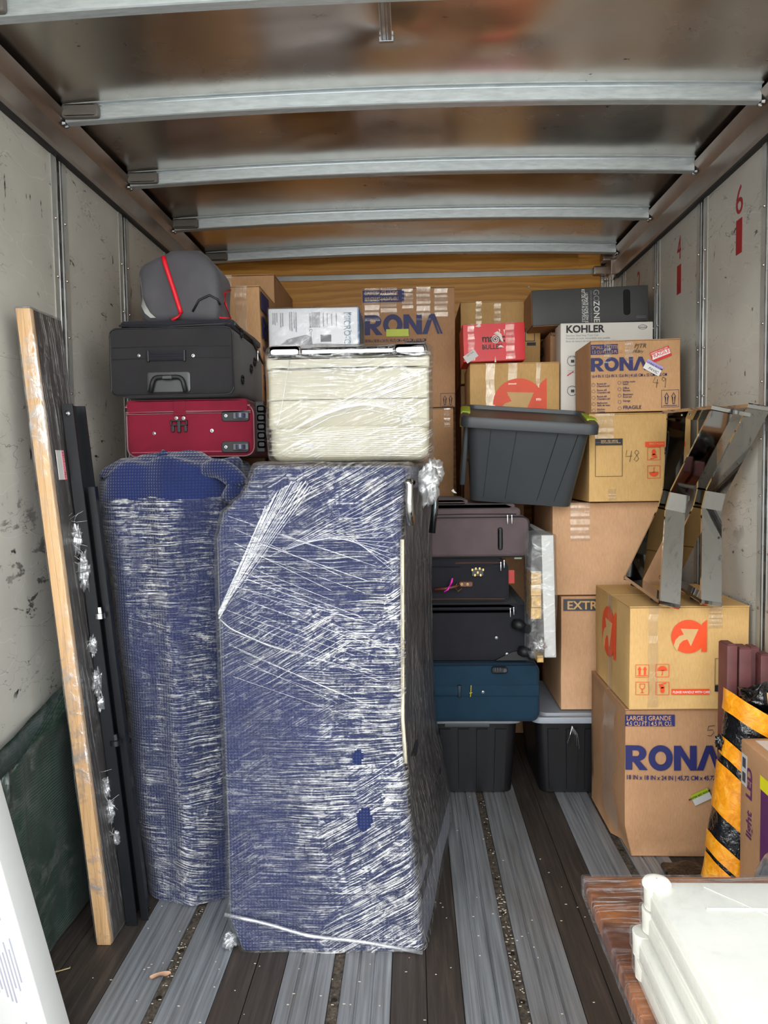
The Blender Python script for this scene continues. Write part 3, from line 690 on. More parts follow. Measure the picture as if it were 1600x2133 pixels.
# luggage piled on the roll -------------------------------------------------
def piping(x0, x1, z0, z1, r, y, rad=.004): return tube([(a, y, b) for a, b in rring(x0, x1, z0, z1, r, 6)], rad, 6, True)
def zipline(x0, x1, z, y, r=.003): return tube([(x0, y, z), ((x0 + x1) / 2, y - .001, z + .002), (x1, y, z)], r, 5)
def rivet(P, r=.006): return join(cyl(P, P + Vector((0, -.003, 0)), r, r, 14), cyl(P + Vector((0, -.003, 0)), P + Vector((0, -.005, 0)), r * .8, r * .3, 14))
def puller(T, P, L_=.03, w_=.006):
    T.part('zip_puller', join(box(P.x - w_ / 2, P.x + w_ / 2, P.y - .006, P.y - .001, P.z - .008, P.z + .004, .0015), box(P.x - w_ * .35, P.x + w_ * .35, P.y - .008, P.y - .005, P.z - L_, P.z - .006, .001)), SILVER, True, label='bright zip puller')
# red suitcase
Y = 2.74
a = px(264, 962, Y); b = px(528, 838, Y)
x0, x1, z0, z1 = a.x, b.x, 1.515, b.z - .004
T = Thing('suitcase', 'burgundy suitcase lying on the blue blanket roll under the black one', 'suitcase', ((x0 + x1) / 2, Y + .2, z0))
T.part('shell', rslab(x0, x1, z0, z1, Y, Y + .48, .04, .018, .004), F_RED, 50)
T.part('front_pocket', rslab(x0 + .008, x1 - .02, z1 - .034, z1 + .018, Y - .006, Y + .46, .012, .006), F_RED, 50)
T.part('piping', join(piping(x0 + .002, x1 - .002, z0 + .002, z1 - .002, .04, Y + .008, .0025), zipline(x0 + .004, x1 - .01, z1 - .026, Y - .0035, .0028), zipline(x0 + .004, x1 - .01, z1 - .032, Y - .0035, .0018)), plain('grey_zip_tape', (132, 96, 100), .5))
T.part('zip', join(zipline(x0 + .002, x1 - .012, z1 - .006, Y - .001, .003), zipline(x0 + .02, x1 - .02, z0 + .018, Y - .002, .0018)), plain('pink_trim', (176, 84, 104), .5))
c = px(375, 838, Y)
T.part('strap', box(c.x - .022, c.x + .022, Y - .010, Y + .004, px(0, 872, Y).z, z1 + .012, .002), F_RED)
T.part('strap_fold', join(box(c.x - .013, c.x - .003, Y - .013, Y - .009, px(0, 866, Y).z, z1 - .02), box(c.x + .003, c.x + .013, Y - .013, Y - .009, px(0, 866, Y).z, z1 - .02)), F_RED)
q = px(375, 880, Y)
T.part('buckle', join(box(q.x - .03, q.x + .03, Y - .016, Y - .006, q.z + .004, q.z + .008, .001), box(q.x - .03, q.x + .03, Y - .016, Y - .006, q.z - .012, q.z - .008, .001), box(q.x - .03, q.x - .026, Y - .016, Y - .006, q.z - .012, q.z + .008, .001), box(q.x + .026, q.x + .03, Y - .016, Y - .006, q.z - .012, q.z + .008, .001), box(q.x - .006, q.x + .006, Y - .018, Y - .008, q.z - .036, q.z + .004, .002), box(q.x - .028, q.x - .018, Y - .015, Y - .007, q.z - .034, q.z - .012, .002), box(q.x + .018, q.x + .028, Y - .015, Y - .007, q.z - .034, q.z - .012, .002)), RUBBER, label='black plastic buckle')
for u, v in ((368, 871), (383, 871), (322, 903), (442, 897)): T.part('rivet', rivet(px(u, v, Y - .004)), SILVER, 40)
for v in (866, 931):
    q = px(492, v, Y)
    T.part('wheel_plate', rslab(q.x - .052, q.x + .048, q.z - .02, q.z + .02, Y - .006, Y + .002, .012, .002), RUBBER, 40)
    wh = T.part('wheel_housing', box(q.x - .01, q.x + .045, Y - .0085, Y - .005, q.z - .012, q.z + .012, .002), plain('housing', (46, 48, 58), .3))
    T.part('wheel', cyl((q.x + .018, Y - .012, q.z - .008), (q.x + .018, Y - .012, q.z + .008), .017, .017, 20), plain('wheel_blue_grey', (70, 76, 96), .25), 40)
    T.part('rivet', rivet(px(471, v, Y - .005), .005), SILVER, 40)
for k in range(5): T.part('side_handle_rib', rslab(x1 + .004, x1 + .036, z0 + .03 + k * .032, z0 + .056 + k * .032, Y + .03, Y + .07, .008, .006), RUBBER, 40)
T.part('side_handle_core', box(x1 - .004, x1 + .03, Y + .04, Y + .065, z0 + .015, z0 + .20, .004), RUBBER)
# black suitcase
Y = 2.70
a = px(231, 822, Y); b = px(477, 682, Y)
x0, x1, z0, z1 = a.x, b.x, a.z - .005, b.z + .005
T = Thing('suitcase', 'large black suitcase with a pull-out handle under the grey drawstring bag', 'suitcase', ((x0 + x1) / 2, Y + .25, z0))
T.part('shell', rslab(x0, x1 + .012, z0, z1, Y, Y + .53, .028, .014, .003), F_BLK, 50)
T.part('lid', rslab(x0 + .035, x1 + .012, z1 + .0, z1 + .028, Y + .02, Y + .52, .012, .016, jit=.006), F_BLK2, 50)
T.part('piping', join(piping(x0 + .001, x1 + .011, z0 + .001, z1 - .001, .028, Y + .004, .0028), tube([(x1 + .013, Y + .03, z1 + .012), (x1 + .016, Y + .3, z1 + .006), (x1 + .016, Y + .53, z1 - .06)], .005, 6), tube([(x0 + .03, Y + .022, z1 + .012), ((x0 + x1) / 2, Y + .014, z1 + .006), (x1, Y + .022, z1 + .014)], .004, 6)), F_PIPE)
T.part('seam', join(zipline(x0 + .01, x1, px(0, 730, Y).z, Y - .002, .0012), zipline(x0 + .01, x1, px(0, 754, Y).z, Y - .002, .0012)), F_PIPE)
q = px(348, 742, Y)
T.part('grab_handle', join(box(q.x - .062, q.x + .062, Y - .012, Y - .006, q.z - .016, q.z + .016, .003), *[box(q.x - .06, q.x + .06, Y - .0145, Y - .0115, q.z - .012 + k * .009, q.z - .009 + k * .009, .001) for k in range(3)]), F_BLK2, True)
T.part('grab_handle_end', box(q.x - .068, q.x - .061, Y - .013, Y - .001, q.z - .02, q.z + .02, .002), F_PIPE); T.part('grab_handle_end', box(q.x + .061, q.x + .068, Y - .013, Y - .001, q.z - .02, q.z + .02, .002), F_PIPE)
for u in (290, 403): T.part('rivet', rivet(px(u, 741, Y - .003), .0055), SILVER, 40)
q = px(352, 797, Y)
T.part('trolley_recess', rslab(q.x - .078, q.x + .078, q.z - .035, q.z + .038, Y - .005, Y + .004, .012, .003), plain('trolley_plastic', (52, 52, 54), .35), 40)
T.part('trolley_handle', tube(arcpts([(q.x - .062, Y - .014, q.z - .034), (q.x - .05, Y - .014, q.z + .018), (q.x + .05, Y - .014, q.z + .018), (q.x + .062, Y - .014, q.z - .034)], .02, 5, False), .0085, 8), RUBBER, True)
T.part('handle_button', rslab(q.x - .018, q.x + .018, q.z + .008, q.z + .024, Y - .026, Y - .014, .006, .003), plain('button', (58, 58, 60), .4), 40)
for v_, y_ in ((705, 2.82), (800, 2.82), (764, 3.05), (778, 2.98)):
    T.part('side_foot', tube([(x1 + .018, y_ + .014 * math.cos(k), px(0, v_, y_).z + .014 * math.sin(k)) for k in [i * PI / 5 for i in range(10)]], .004, 6, True), RUBBER, True)
puller(T, Vector((x1 + .02, Y + .40, z1 - .03)), .04, .008)
# grey drawstring bag with red zip
Y = 2.78
T = Thing('fabric_bag', 'charcoal fabric bag with a red zip slumped on top of the black suitcase', 'bag', (-.81, Y + .15, 2.008))
def bagd(p, n):
    c = Vector((-.81, Y + .15, 2.12)); z = p.z - 2.0
    f = noise.noise(Vector((p.x * 7, p.y * 7, p.z * 7))) * .014 + noise.noise(Vector((p.x * 16 + 3, p.y * 16, p.z * 16))) * .005
    o = n * f
    k = max(0, z / .25)
    o.x += -.015 * k if p.x < -.9 else 0
    if p.x > -.76: o.z -= (p.x + .76) * 1.0 * k; o.x += .005
    if p.x < -.86: o.z -= (-.86 - p.x) * .45 * k
    return o
bm_ = rgrid(-.975, -.690, Y, Y + .20, 2.006, 2.262, .032, .020, bagd)
T.part('bag_body', bm_, F_GREY, True)
def onbag(u, v, dy=-.004):
    """find bag surface depth by nearest vertex in front"""
    P = px(u, v, Y + .02); best = min((vv for vv in bm_[0] if vv.y < Y + .15), key=lambda w_: (w_.x - P.x) ** 2 + (w_.z - P.z) ** 2)
    return Vector((P.x, best.y + dy, P.z))
zp = [onbag(344 + (381 - 344) * t, 538 + (655 - 538) * t) for t in [i / 9 for i in range(10)]]
T.part('zip', tube(zp, .0085, 8), RED, True, label='red zip')
pe = zp[-1]
T.part('zip_pull', tube([pe, pe + Vector((-.008, -.008, -.014)), pe + Vector((-.03, -.012, -.028))], [.004, .004, .007], 6), RED, True)
sh_ = [onbag(u, v, -.006) for u, v in ((288, 562), (284, 580), (286, 600), (291, 620), (298, 640), (306, 655), (318, 665))]
sh2 = [onbag(u, v, -.010) for u, v in ((291, 560), (296, 580), (299, 600), (302, 620), (310, 640), (319, 655), (330, 665))]
T.part('white_panel', (sh_ + sh2 + [v + Vector((0, .012, 0)) for v in sh_ + sh2], [(i, i + 1, 8 + i, 7 + i) for i in range(6)] + [(i + 14, i + 21, i + 22, i + 15) for i in range(6)]), WHITE, True, label='white printed side panel')
T.part('red_trim', tube([onbag(u, v, -.002) for u, v in ((463, 588), (467, 610), (468, 632), (464, 650), (458, 662))], .004, 6), RED, True)
T.part('strap_loop', tube([onbag(u, v, -.004) for u, v in ((405, 652), (418, 628), (440, 618), (456, 626), (460, 636))], .004, 6), F_PIPE, True)

# cartons behind on the left -----------------------------------------------
def rona_front(T, x0, x1, z0, z1, y, word=(.04, .40, .15), big=True, navy=True):
    w_ = x1 - x0; h_ = z1 - z0; y -= .0012
    fprint(T, prism([(x0 + .01, z1 - h_ * .115), (x0 + .01 + w_ * .44, z1 - h_ * .115), (x0 + .01 + w_ * .44, z1 - h_ * .015), (x0 + .01, z1 - h_ * .015)], y - .0003, y + .0003), INK_N, 'printed_panel', 'navy size panel')
    fprint(T, textmd('LARGE | GRANDE', (x0 + .022, y - .0008, z1 - h_ * .055), h_ * .042, xs=.84, bold=.01), CARD)
    fprint(T, textmd('4.5 CU FT | 4,5 PI. CU.', (x0 + .022, y - .0008, z1 - h_ * .102), h_ * .042, xs=.72, bold=.01), CARD)
    fprint(T, rona_word(Vector((x0 + .018, y, z1 - h_ * .385)), w_ * .83, h_ * .165), INK_N, 'printed_wordmark', 'navy RONA lettering')
    fprint(T, textmd('18 IN x 18 IN x 24 IN | 45,72 CM x 45,72 CM x 60,96 CM', (x0 + .018, y, z1 - h_ * .445), .0215, xs=.60, bold=.02), INK_N)
def arrows(x0, z0, s, y, ori='front'):
    A = []
    for c in (.3, .7): A.append([(c - .06, .18), (c + .06, .18), (c + .06, .6), (c + .14, .6), (c, .85), (c - .14, .6), (c - .06, .6)])
    out = [shapemd([a_] + [[(x * .72 + c * .28, z * .86 + .07) for x, z in a_][::-1]], (x0, y, z0), ori, 0, s) for a_, c in zip(A, (.3, .7))]
    out.append(shapemd(frame(0, 0, 1, 1, .018), (x0, y, z0), ori, 0, s)); out.append(shapemd([rectp(.1, .08, .9, .11)], (x0, y, z0), ori, 0, s)); return join(*out)
# hidden-stack supports stand on the floor so nothing floats
T = carton('cardboard_box', 'tall kraft moving box with side lettering behind the black suitcase', -1.06, -.628, 3.25, 3.70, 1.675, 2.236, CARD)
zt = 2.236; yy0, yy1 = 3.26, 3.69
fprint(T, join(textmd('LARGE', (-.6268, 3.275, zt - .075), .04, 'right')), INK_N)
T.part('printed_panel', box(-.6278, -.6268, 3.265, 3.44, zt - .095, zt - .02), INK_N)
fprint(T, rona_word(Vector((-.6266, 3.275, zt - .215)), .39, .095, 'right'), INK_N, 'printed_wordmark', 'navy RONA lettering')
fprint(T, textmd('18 IN x 18 IN x 24 IN', (-.6266, 3.28, zt - .265), .03, 'right', bold=.02), INK_N)
for k, s_ in enumerate(('Room #1', 'Room #2', 'Room #3')): fprint(T, textmd('O  ' + s_, (-.6266, 3.28, zt - .33 - k * .05), .022, 'right'), INK_N)
vtape(T, -.735, -.685, 2.02, 2.236, 3.25); 
T = carton('cardboard_box', 'moving box standing under the tall kraft box, mostly hidden behind the burgundy suitcase', -1.06, -.628, 3.25, 3.70, .0, 1.672, CARD_D, flaps=False)
T = carton('cardboard_box', 'kraft moving box touching the roof, topmost in the far left corner', -1.12, -.65, 3.74, 4.32, 1.83, 2.405, CARD)
fprint(T, rona_word(Vector((-1.105, 3.738, 2.25)), .39, .085), INK_N, 'printed_wordmark', 'navy RONA lettering')
T.part('printed_panel', box(-1.10, -.885, 3.7375, 3.7385, 2.36, 2.395), INK_N)
fprint(T, textmd('4.5 CU FT', (-1.02, 3.737, 2.365), .03), INK_W)
vtape(T, -.89, -.86, 2.2, 2.405, 3.74)
T = carton('cardboard_box', 'moving box supporting the topmost far left box, hidden behind the luggage', -1.12, -.65, 3.74, 4.32, .0, 1.827, CARD_D, flaps=False)
# paper shredder carton in film
Y = 3.3
T = Thing('shredder_carton', 'white shredder carton in clear film with blue right edge', 'box', (-.41, Y + .16, 1.99))
x0, x1, z0, z1 = -.605, -.222, 1.985, 2.15
T.part('carton_body', rgrid(x0, x1, Y, Y + .32, z0 - .02, z1, .004, .05), plain('glossy_white_print', (222, 222, 226), .35, var=.03), 50)
T.part('blue_side', box(x1 - .002, x1 + .006, Y - .001, Y + .315, z0, z1 - .004, .002), plain('blue_side', (30, 96, 150), .4), label='blue printed side')
T.part('film_cover', rgrid(x0 - .004, x1 + .010, Y - .006, Y + .33, z0 - .024, z1 + .005, .008, .015, fd(.002, 20)), FILM_L, True, label='clear film')
P_ = lambda u, v: px(u, v, Y - .001)
fprint(T, textmd('MICRO-CUT SHREDDER', P_(716, 650), .040, rot=-PI / 2, xs=.8), plain('print_teal', (92, 128, 150), .5))
fprint(T, textmd('Maximum Security', P_(726, 650), .018, rot=-PI / 2, bold=.02), plain('print_teal', (92, 128, 150), .5))
fprint(T, textmd('Sensitive Details', P_(644, 652), .018, rot=-PI / 2, bold=.03), INK_D)
ln = []
for u, v0, v1 in ((603, 650, 688), (607, 650, 690), (612, 650, 684), (616, 650, 692), (568, 652, 676), (572, 652, 678), (576, 652, 672), (584, 652, 682), (588, 652, 680), (650, 650, 682), (653, 650, 682), (656, 650, 682), (659, 650, 682), (662, 650, 682), (665, 650, 682), (673, 652, 680), (681, 652, 676), (690, 654, 678), (700, 652, 680)):
    A_ = P_(u, v1); B_ = P_(u + 1.6, v0); ln.append(box(A_.x, B_.x, Y - .0018, Y - .0008, A_.z, B_.z))
T.part('small_print', join(*ln), INK_G, kind='stuff')
bk = [P_(*q) for q in ((585, 718), (600, 706), (638, 697), (648, 702), (652, 718))]
T.part('picture_of_bin', (bk + [v + Vector((0, .001, 0)) for v in bk], [(0, 1, 2, 3, 4)]), INK_G, label='grey printed picture of a bin')
A_ = P_(668, 712); B_ = P_(690, 697); T.part('picture_inset', box(A_.x, B_.x, Y - .0018, Y - .0008, A_.z, B_.z), INK_D)
T = carton('cardboard_box', 'kraft box under the white shredder carton, behind the wrapped cream case', -.62, -.225, 3.28, 3.66, .0, 1.952, CARD, flaps=False)
# centre box under the roof
Y = 3.90
a = px(755, 852, Y); b = px(950, 597, Y); x0, x1 = a.x, b.x - .004; zb_, zt_ = a.z, b.z
T = carton('cardboard_box', 'large taped moving box with navy RONA lettering at the centre back, over the cream case', x0, x1, Y, Y + .42, zb_, zt_, CARD_D)
rona_front(T, x0, x1, zb_, zt_, Y)
q = px(918, 849, Y); fprint(T, arrows(q.x, q.z, .072, Y - .0015), INK_N, 'printed_symbol', 'this-way-up arrows')
for u0, u1, v0, v1 in ((793, 826, 596, 655), (838, 860, 596, 643), (868, 896, 596, 668), (905, 932, 596, 660), (760, 790, 620, 672)):
    a = px(u0, v1, Y); b = px(u1, v0, Y); vtape(T, a.x, b.x, a.z, zt_ + .001, Y)
T.part('label', box(px(795, 0, Y).x, px(843, 0, Y).x, Y - .003, Y - .002, px(0, 718, Y).z, px(0, 703, Y).z), plain('label_lime', (196, 208, 70), .5), label='lime green sticker')
T = carton('cardboard_box', 'moving box directly below the centre RONA box, right of the cream case', x0, x1 - .012, Y + .005, Y + .42, 1.17, zb_ - .004, CARD)
vtape(T, .165, .195, zb_ - .10, zb_ - .004, Y + .005)
T = carton('cardboard_box', 'lowest moving box of the centre column hidden behind the wrapped furniture', x0, x1 - .012, Y + .005, Y + .42, .0, 1.166, CARD_D, flaps=False)

# ================================================================== CENTRE: wrapped furniture and cream case
FR = [(0, .020), (.10, .005), (.42, -.024), (.715, -.040), (1.29, -.034), (1.46, -.012)]
def interp(tab, z):
    for (a, A), (b, B) in zip(tab, tab[1:]):
        if z <= b: return A + (B - A) * max(0, (z - a) / (b - a))
    return tab[-1][1]
FLt = [(0, -.548), (.10, -.582), (.8, -.588), (1.26, -.587), (1.34, -.565), (1.40, -.50), (1.46, -.470)]
BRt = [(0, .145), (.15, .140), (.45, .085), (.83, .072), (1.3, .080), (1.46, .090)]
csecs = [(z, [(interp(FLt, z), 2.245), (interp(FR, z), 2.25), (interp(BRt, z), 3.1), (interp(FLt, z) + .06, 3.1)]) for z in (0, .05, .1, .15, .3, .45, .6, .75, .9, 1.05, 1.2, 1.26, 1.30, 1.34, 1.37, 1.40, 1.43, 1.455)]
def cdisp(p, n): 
    return n * (noise.noise(Vector((p.x * 3, p.y * 3, p.z * 2.5))) * .008 - .003)
T = Thing('wrapped_furniture', 'big upright piece of furniture in blue blanket and heavy clear film at the centre', 'furniture', (-.25, 2.65, 0))
T.part('blanket', loft(csecs, .03, 200, 90, 0, cdisp, cap=.022), BLUE, True, label='blue waffle blanket')
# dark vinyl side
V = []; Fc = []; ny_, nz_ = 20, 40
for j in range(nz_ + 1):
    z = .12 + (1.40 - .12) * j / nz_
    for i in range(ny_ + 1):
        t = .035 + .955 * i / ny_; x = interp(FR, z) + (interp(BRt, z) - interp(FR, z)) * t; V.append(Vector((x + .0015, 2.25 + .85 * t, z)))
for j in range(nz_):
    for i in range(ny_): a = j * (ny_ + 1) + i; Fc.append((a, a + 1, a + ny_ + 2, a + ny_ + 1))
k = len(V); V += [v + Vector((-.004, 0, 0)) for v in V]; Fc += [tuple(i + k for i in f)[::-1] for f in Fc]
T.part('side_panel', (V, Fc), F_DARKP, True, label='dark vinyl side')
T.part('piping', tube([(interp(FR, z) + .003, 2.262, z) for z in [.58 + .045 * i for i in range(16)]], .006, 8), CREAM2, True, label='cream piping down the front right corner')
def cfd(p, n):
    t = noise.noise(Vector((p.x * 2.5, p.y * 2.5, p.z * 46 + p.x * 5))) * .0020 + noise.noise(Vector((p.x * 9, p.y * 9, p.z * 12))) * .004
    t += .006 * max(0, noise.noise(Vector((p.x * 6, p.y * 6, p.z * 6 + 4.)))) * (1 if p.z < .12 or p.z > 1.3 else .3)
    return cdisp(p, n) + n * t
h1 = px(743, 1578, 2.24); h2 = px(757, 1708, 2.24)
def cskip(p):
    if p.y > 2.3: return False
    for hc, sx_, sz_ in ((h1, .016, .024), (h2, .024, .036)):
        dx_, dz_ = p.x - hc.x, p.z - hc.z
        if (dx_ / sx_) ** 2 + (dz_ / sz_) ** 2 < 1 + .5 * noise.noise(Vector((dx_ * 80, dz_ * 80, 3.))) and dz_ < .03 + dx_ * .8 + .01: return True
    return False
fo = T.part('stretch_film', loft(csecs, .032, 420, 420, .0105, cfd, cap=.024, skip=cskip), FILM_H, True, label='crumpled clear stretch film')
fo.data.materials.append(film('stretch_film_side', ang=0, ang2=0, rx=R(78), sx=3.2, dens=.55, haze=.03, zs=190, wobble=4., bstr=.8, fres=.3, pmin=.3))
for pl in fo.data.polygons:
    if pl.normal.x > .8 and pl.center.y > -.38: pl.material_index = 1
# strands and folded ribbons of film
rb = []
def ribbon(A, B, w_, n=10, bow=.004):
    A = Vector(A); B = Vector(B); s = (B - A).cross(Vector((0, 1, 0))).normalized() * w_; V = []; 
    for i in range(n + 1):
        t = i / n; p_ = A.lerp(B, t) + Vector((0, -bow * math.sin(PI * t), 0)); V += [p_ - s, p_ + s]
    return V, [(2 * i, 2 * i + 1, 2 * i + 3, 2 * i + 2) for i in range(n)]
O_ = px(456, 1287, 2.232)
for i in range(26):
    t = i / 25; E_ = px(545 + 105 * t, 1075 - 70 * math.sin(t * 2.2) - 10 * random.random(), 2.225)
    rb.append(ribbon(O_ + Vector((random.uniform(-.003, .003), 0, random.uniform(-.003, .02))), E_, .0005 + .0007 * random.random()))
for i in range(22):
    v = 1060 + 16 * i; A_ = px(470 + random.random() * 60, v + random.random() * 20, 2.230); B_ = px(690 + random.random() * 140, v + 95 + random.random() * 30, 2.228); rb.append(ribbon(A_, B_, .0005 + .0005 * random.random(), bow=.002))
for i in range(16):
    v = 1120 + random.random() * 80; A_ = px(560 + 10 * i, 1160 - 4 * i, 2.229); B_ = px(820, 1010 + i * 12, 2.229); rb.append(ribbon(A_, B_, .0005, bow=.002))
T.part('film_strands', join(*rb), film('film_strand', dens=.3, haze=.30, rough=.2), True, label='stretched strands of film', kind='stuff')
q0 = px(468, 1905, 2.225); q1 = px(640, 1950, 2.222); q2 = px(880, 1985, 2.235)
T.part('film_fold', tube(arcpts([q0, px(560, 1925, 2.222), q1, px(760, 1962, 2.225), q2], .05, 4, False), .0055, 7), film('film_rope', dens=.5, haze=.3, rough=.2), True)
T.part('film_fold', crumple(px(478, 1960, 2.25), .026, 2.2, zz=.9), WAD, True)
T.part('film_fold', tube(arcpts([px(458, 1290, 2.232), px(480, 1310, 2.232), px(560, 1345, 2.23), px(620, 1362, 2.23)], .02, 4, False), .0035, 6), film('film_rope2', dens=.5, haze=.2, rough=.2), True)
# chrome tube of the furniture sticking out at the top right
T.part('chrome_tube', tube(arcpts([px(857, 1005, 2.24) + Vector((0, .06, 0)), px(851, 1004, 2.235), px(853, 1050, 2.232), px(856, 1094, 2.235)], .008, 4, False), .0125, 16), CHROME, True, label='short chrome tube')
T.part('chrome_tube', tube([px(908, 1000, 2.7), px(906, 1060, 2.7), px(900, 1110, 2.7)], .012, 12), plain('dark_chrome', (90, 96, 100), .15, 1), True)
T.part('film_fold', crumple(px(893, 1010, 2.33), .034, 7.7, zz=1.9), WAD, True)
T.part('film_fold', crumple(px(905, 980, 2.5), .035, 9.7, zz=1.2), WAD, True)

# cream case on top
Y = 2.45
x0, x1, z0, z1 = -.456, .058, 1.489, 1.855
T = Thing('hard_case', 'cream hard case with chrome top bar in clear film above the wrapped furniture', 'case', ((x0 + x1) / 2, Y + .2, z0))
T.part('lower_shell', rslab(x0 + .004, x1 - .002, z0, z0 + .192, Y, Y + .42, .045, .02, .004), CREAM, 60)
T.part('upper_shell', rslab(x0, x1, z0 + .10, z1 - .035, Y - .004, Y + .42, .018, .012, .003), CREAM, 60)
T.part('rim', rslab(x0 - .002, x1 + .002, z1 - .075, z1 - .036, Y - .012, Y + .43, .008, .006), CREAM, 60)
T.part('seam', zipline(x0 + .006, x1 - .006, z0 + .196, Y - .0075, .0018), plain('seam_grey', (128, 120, 104), .5))
T.part('top_bar', rslab(x0 + .01, x1 - .012, z1 - .035, z1 - .004, Y - .014, Y + .02, .014, .01), CHROME, 60, label='chrome bar')
for a, b in ((x0 + .004, x0 + .115), (x1 - .115, x1 - .004)): T.part('bar_cap', rslab(a, b, z1 - .040, z1 + .0, Y - .022, Y + .03, .016, .012), CHROME, 60, label='chrome end cap')
T.part('latch_plate', rslab(x1 - .075, x1 - .01, z1 + .001, z1 + .012, Y + .02, Y + .08, .003, .003), plain('dark_latch', (70, 70, 72), .35), 50)
def bfd(p, n): return n * (noise.noise(Vector((p.x * 4, p.y * 4, p.z * 30))) * .002 + noise.noise(Vector((p.x * 9 + 2, p.y * 9, p.z * 9))) * .005)
fm = rgrid(x0 - .008, x1 + .012, Y - .026, Y + .44, z0 - .002, z1 + .006, .03, .008, bfd)
T.part('stretch_film', fm, FILM_B, True, label='clear stretch film')
rb = []
for i in range(18):
    A_ = px(600 + 6 * i, 900 - 4 * i, Y - .03); B_ = px(860, 775 + 5 * i, Y - .03); rb.append(ribbon(A_, B_, .0006, bow=.003))
for i in range(14):
    A_ = px(600 + random.random() * 30, 905 + 3 * i, Y - .03); B_ = px(880, 885 + 5 * i, Y - .03); rb.append(ribbon(A_, B_, .0006, bow=.002))
T.part('film_strands', join(*rb), film('film_strand_b', dens=.3, haze=.25, rough=.2), True, kind='stuff')
T.part('film_fold', tube([px(562, 915, Y - .03), px(620, 905, Y - .034), px(690, 868, Y - .034), px(760, 852, Y - .034), px(840, 868, Y - .034), px(890, 872, Y - .03)], .0018, 6), film('film_rope3', dens=.6, haze=.15, rough=.2), True)
T.part('film_fold', tube([px(604, 750, Y - .03), px(596, 790, Y - .034), px(590, 830, Y - .034), px(580, 880, Y - .034), px(566, 905, Y - .03)], .0018, 6), film('film_rope4', dens=.6, haze=.12, rough=.2), True)

# ================================================================== RIGHT: suitcases and totes
def tote(name, label, x0, x1, y0, y1, zt, body, lid, group=None, T=None, taper=.03, ribs=True, lipz=.016, grooves=None):
    T = T or Thing(name, label, 'storage tote', ((x0 + x1) / 2, (y0 + y1) / 2, 0), group=group)
    secs = [(0.004, [(x0 + taper, y0 + taper), (x1 - taper, y0 + taper), (x1 - taper, y1 - taper), (x0 + taper, y1 - taper)]), (zt - .02, [(x0 + .006, y0 + .006), (x1 - .006, y0 + .006), (x1 - .006, y1 - .006), (x0 + .006, y1 - .006)])]
    T.part('tub', loft(secs, .045, 96, 24, 0, None, cap=.001), body, 60)
    if ribs:
        n = max(2, int((x1 - x0) / .085))
        for i in range(n):
            t = (i + .5) / n; xb = x0 + .05 + (x1 - x0 - .10) * t; wt, wb = .024, .022; xo = x0 + .04 + (x1 - x0 - .08) * t
            yb, yt = y0 + taper - .010, y0 - .006
            T.part('rib', hexa([(xb - wb, yb, .02), (xb + wb, yb, .02), (xb + wb, yb + .02, .02), (xb - wb, yb + .02, .02)], [(xo - wt, yt, zt - .05), (xo + wt, yt, zt - .05), (xo + wt, yt + .02, zt - .05), (xo - wt, yt + .02, zt - .05)]), body)
    L = rring(x0 - .012, x1 + .012, y0 - .012, y1 + .012, .05, 8); n = len(L)
    def ringz(z, s): return [Vector(((x0 + x1) / 2 + (a - (x0 + x1) / 2) * s, (y0 + y1) / 2 + (b - (y0 + y1) / 2) * s, z)) for a, b in L]
    prof = [(zt - .022, .985), (zt - .022, 1.0), (zt - .002, 1.0), (zt + .004, .99), (zt + .004, .93), (zt - .004, .91), (zt - .004, .86), (zt + .010, .84), (zt + .010, .02)]
    V = []
    for z, s in prof: V += ringz(z, s)
    Fc = [(i * n + j, i * n + (j + 1) % n, (i + 1) * n + (j + 1) % n, (i + 1) * n + j) for i in range(len(prof) - 1) for j in range(n)] + [tuple((len(prof) - 1) * n + j for j in range(n))]
    T.part('lid', (V, Fc), lid, 40, label='grey snap-on lid')
    return T
T = tote('storage_tote', 'black tote with grey lid under the dark teal suitcase', -.03, .462, 3.36, 3.90, .352, P_BLK, P_LID)
T.part('handle_lip', box(.13, .33, 3.345, 3.36, .315, .332, .003), plain('lip_grey', (66, 68, 72), .4))
T = tote('storage_tote', 'black tote with grey lid under the EXTRA box beside the big moving box', .53, 1.02, 3.36, 3.93, .352, P_BLK, P_LID)
T.part('film_scrap', join(*[tube([px(1192, 1512, 3.33), px(1188 + 3 * i, 1530, 3.325), px(1182 + 5 * i, 1548 + 6 * (i % 3), 3.33)], .0008, 4) for i in range(6)]), SILVER, label='torn strands of tape')
T = carton('cardboard_box', 'kraft box low between the two black totes, farther back on the floor', .42, .62, 4.15, 4.6, 0, .50, CARD_D, flaps=False)

def soft(name_label, x0, x1, z0, z1, y, d, mat, r=.035, b=.014, bulge=.006):
    T = Thing('suitcase', name_label, 'suitcase', ((x0 + x1) / 2, y + d / 2, z0))
    T.part('shell', rslab(x0, x1, z0, z1, y, y + d, r, b, bulge), mat, 50); return T
Y = 3.27
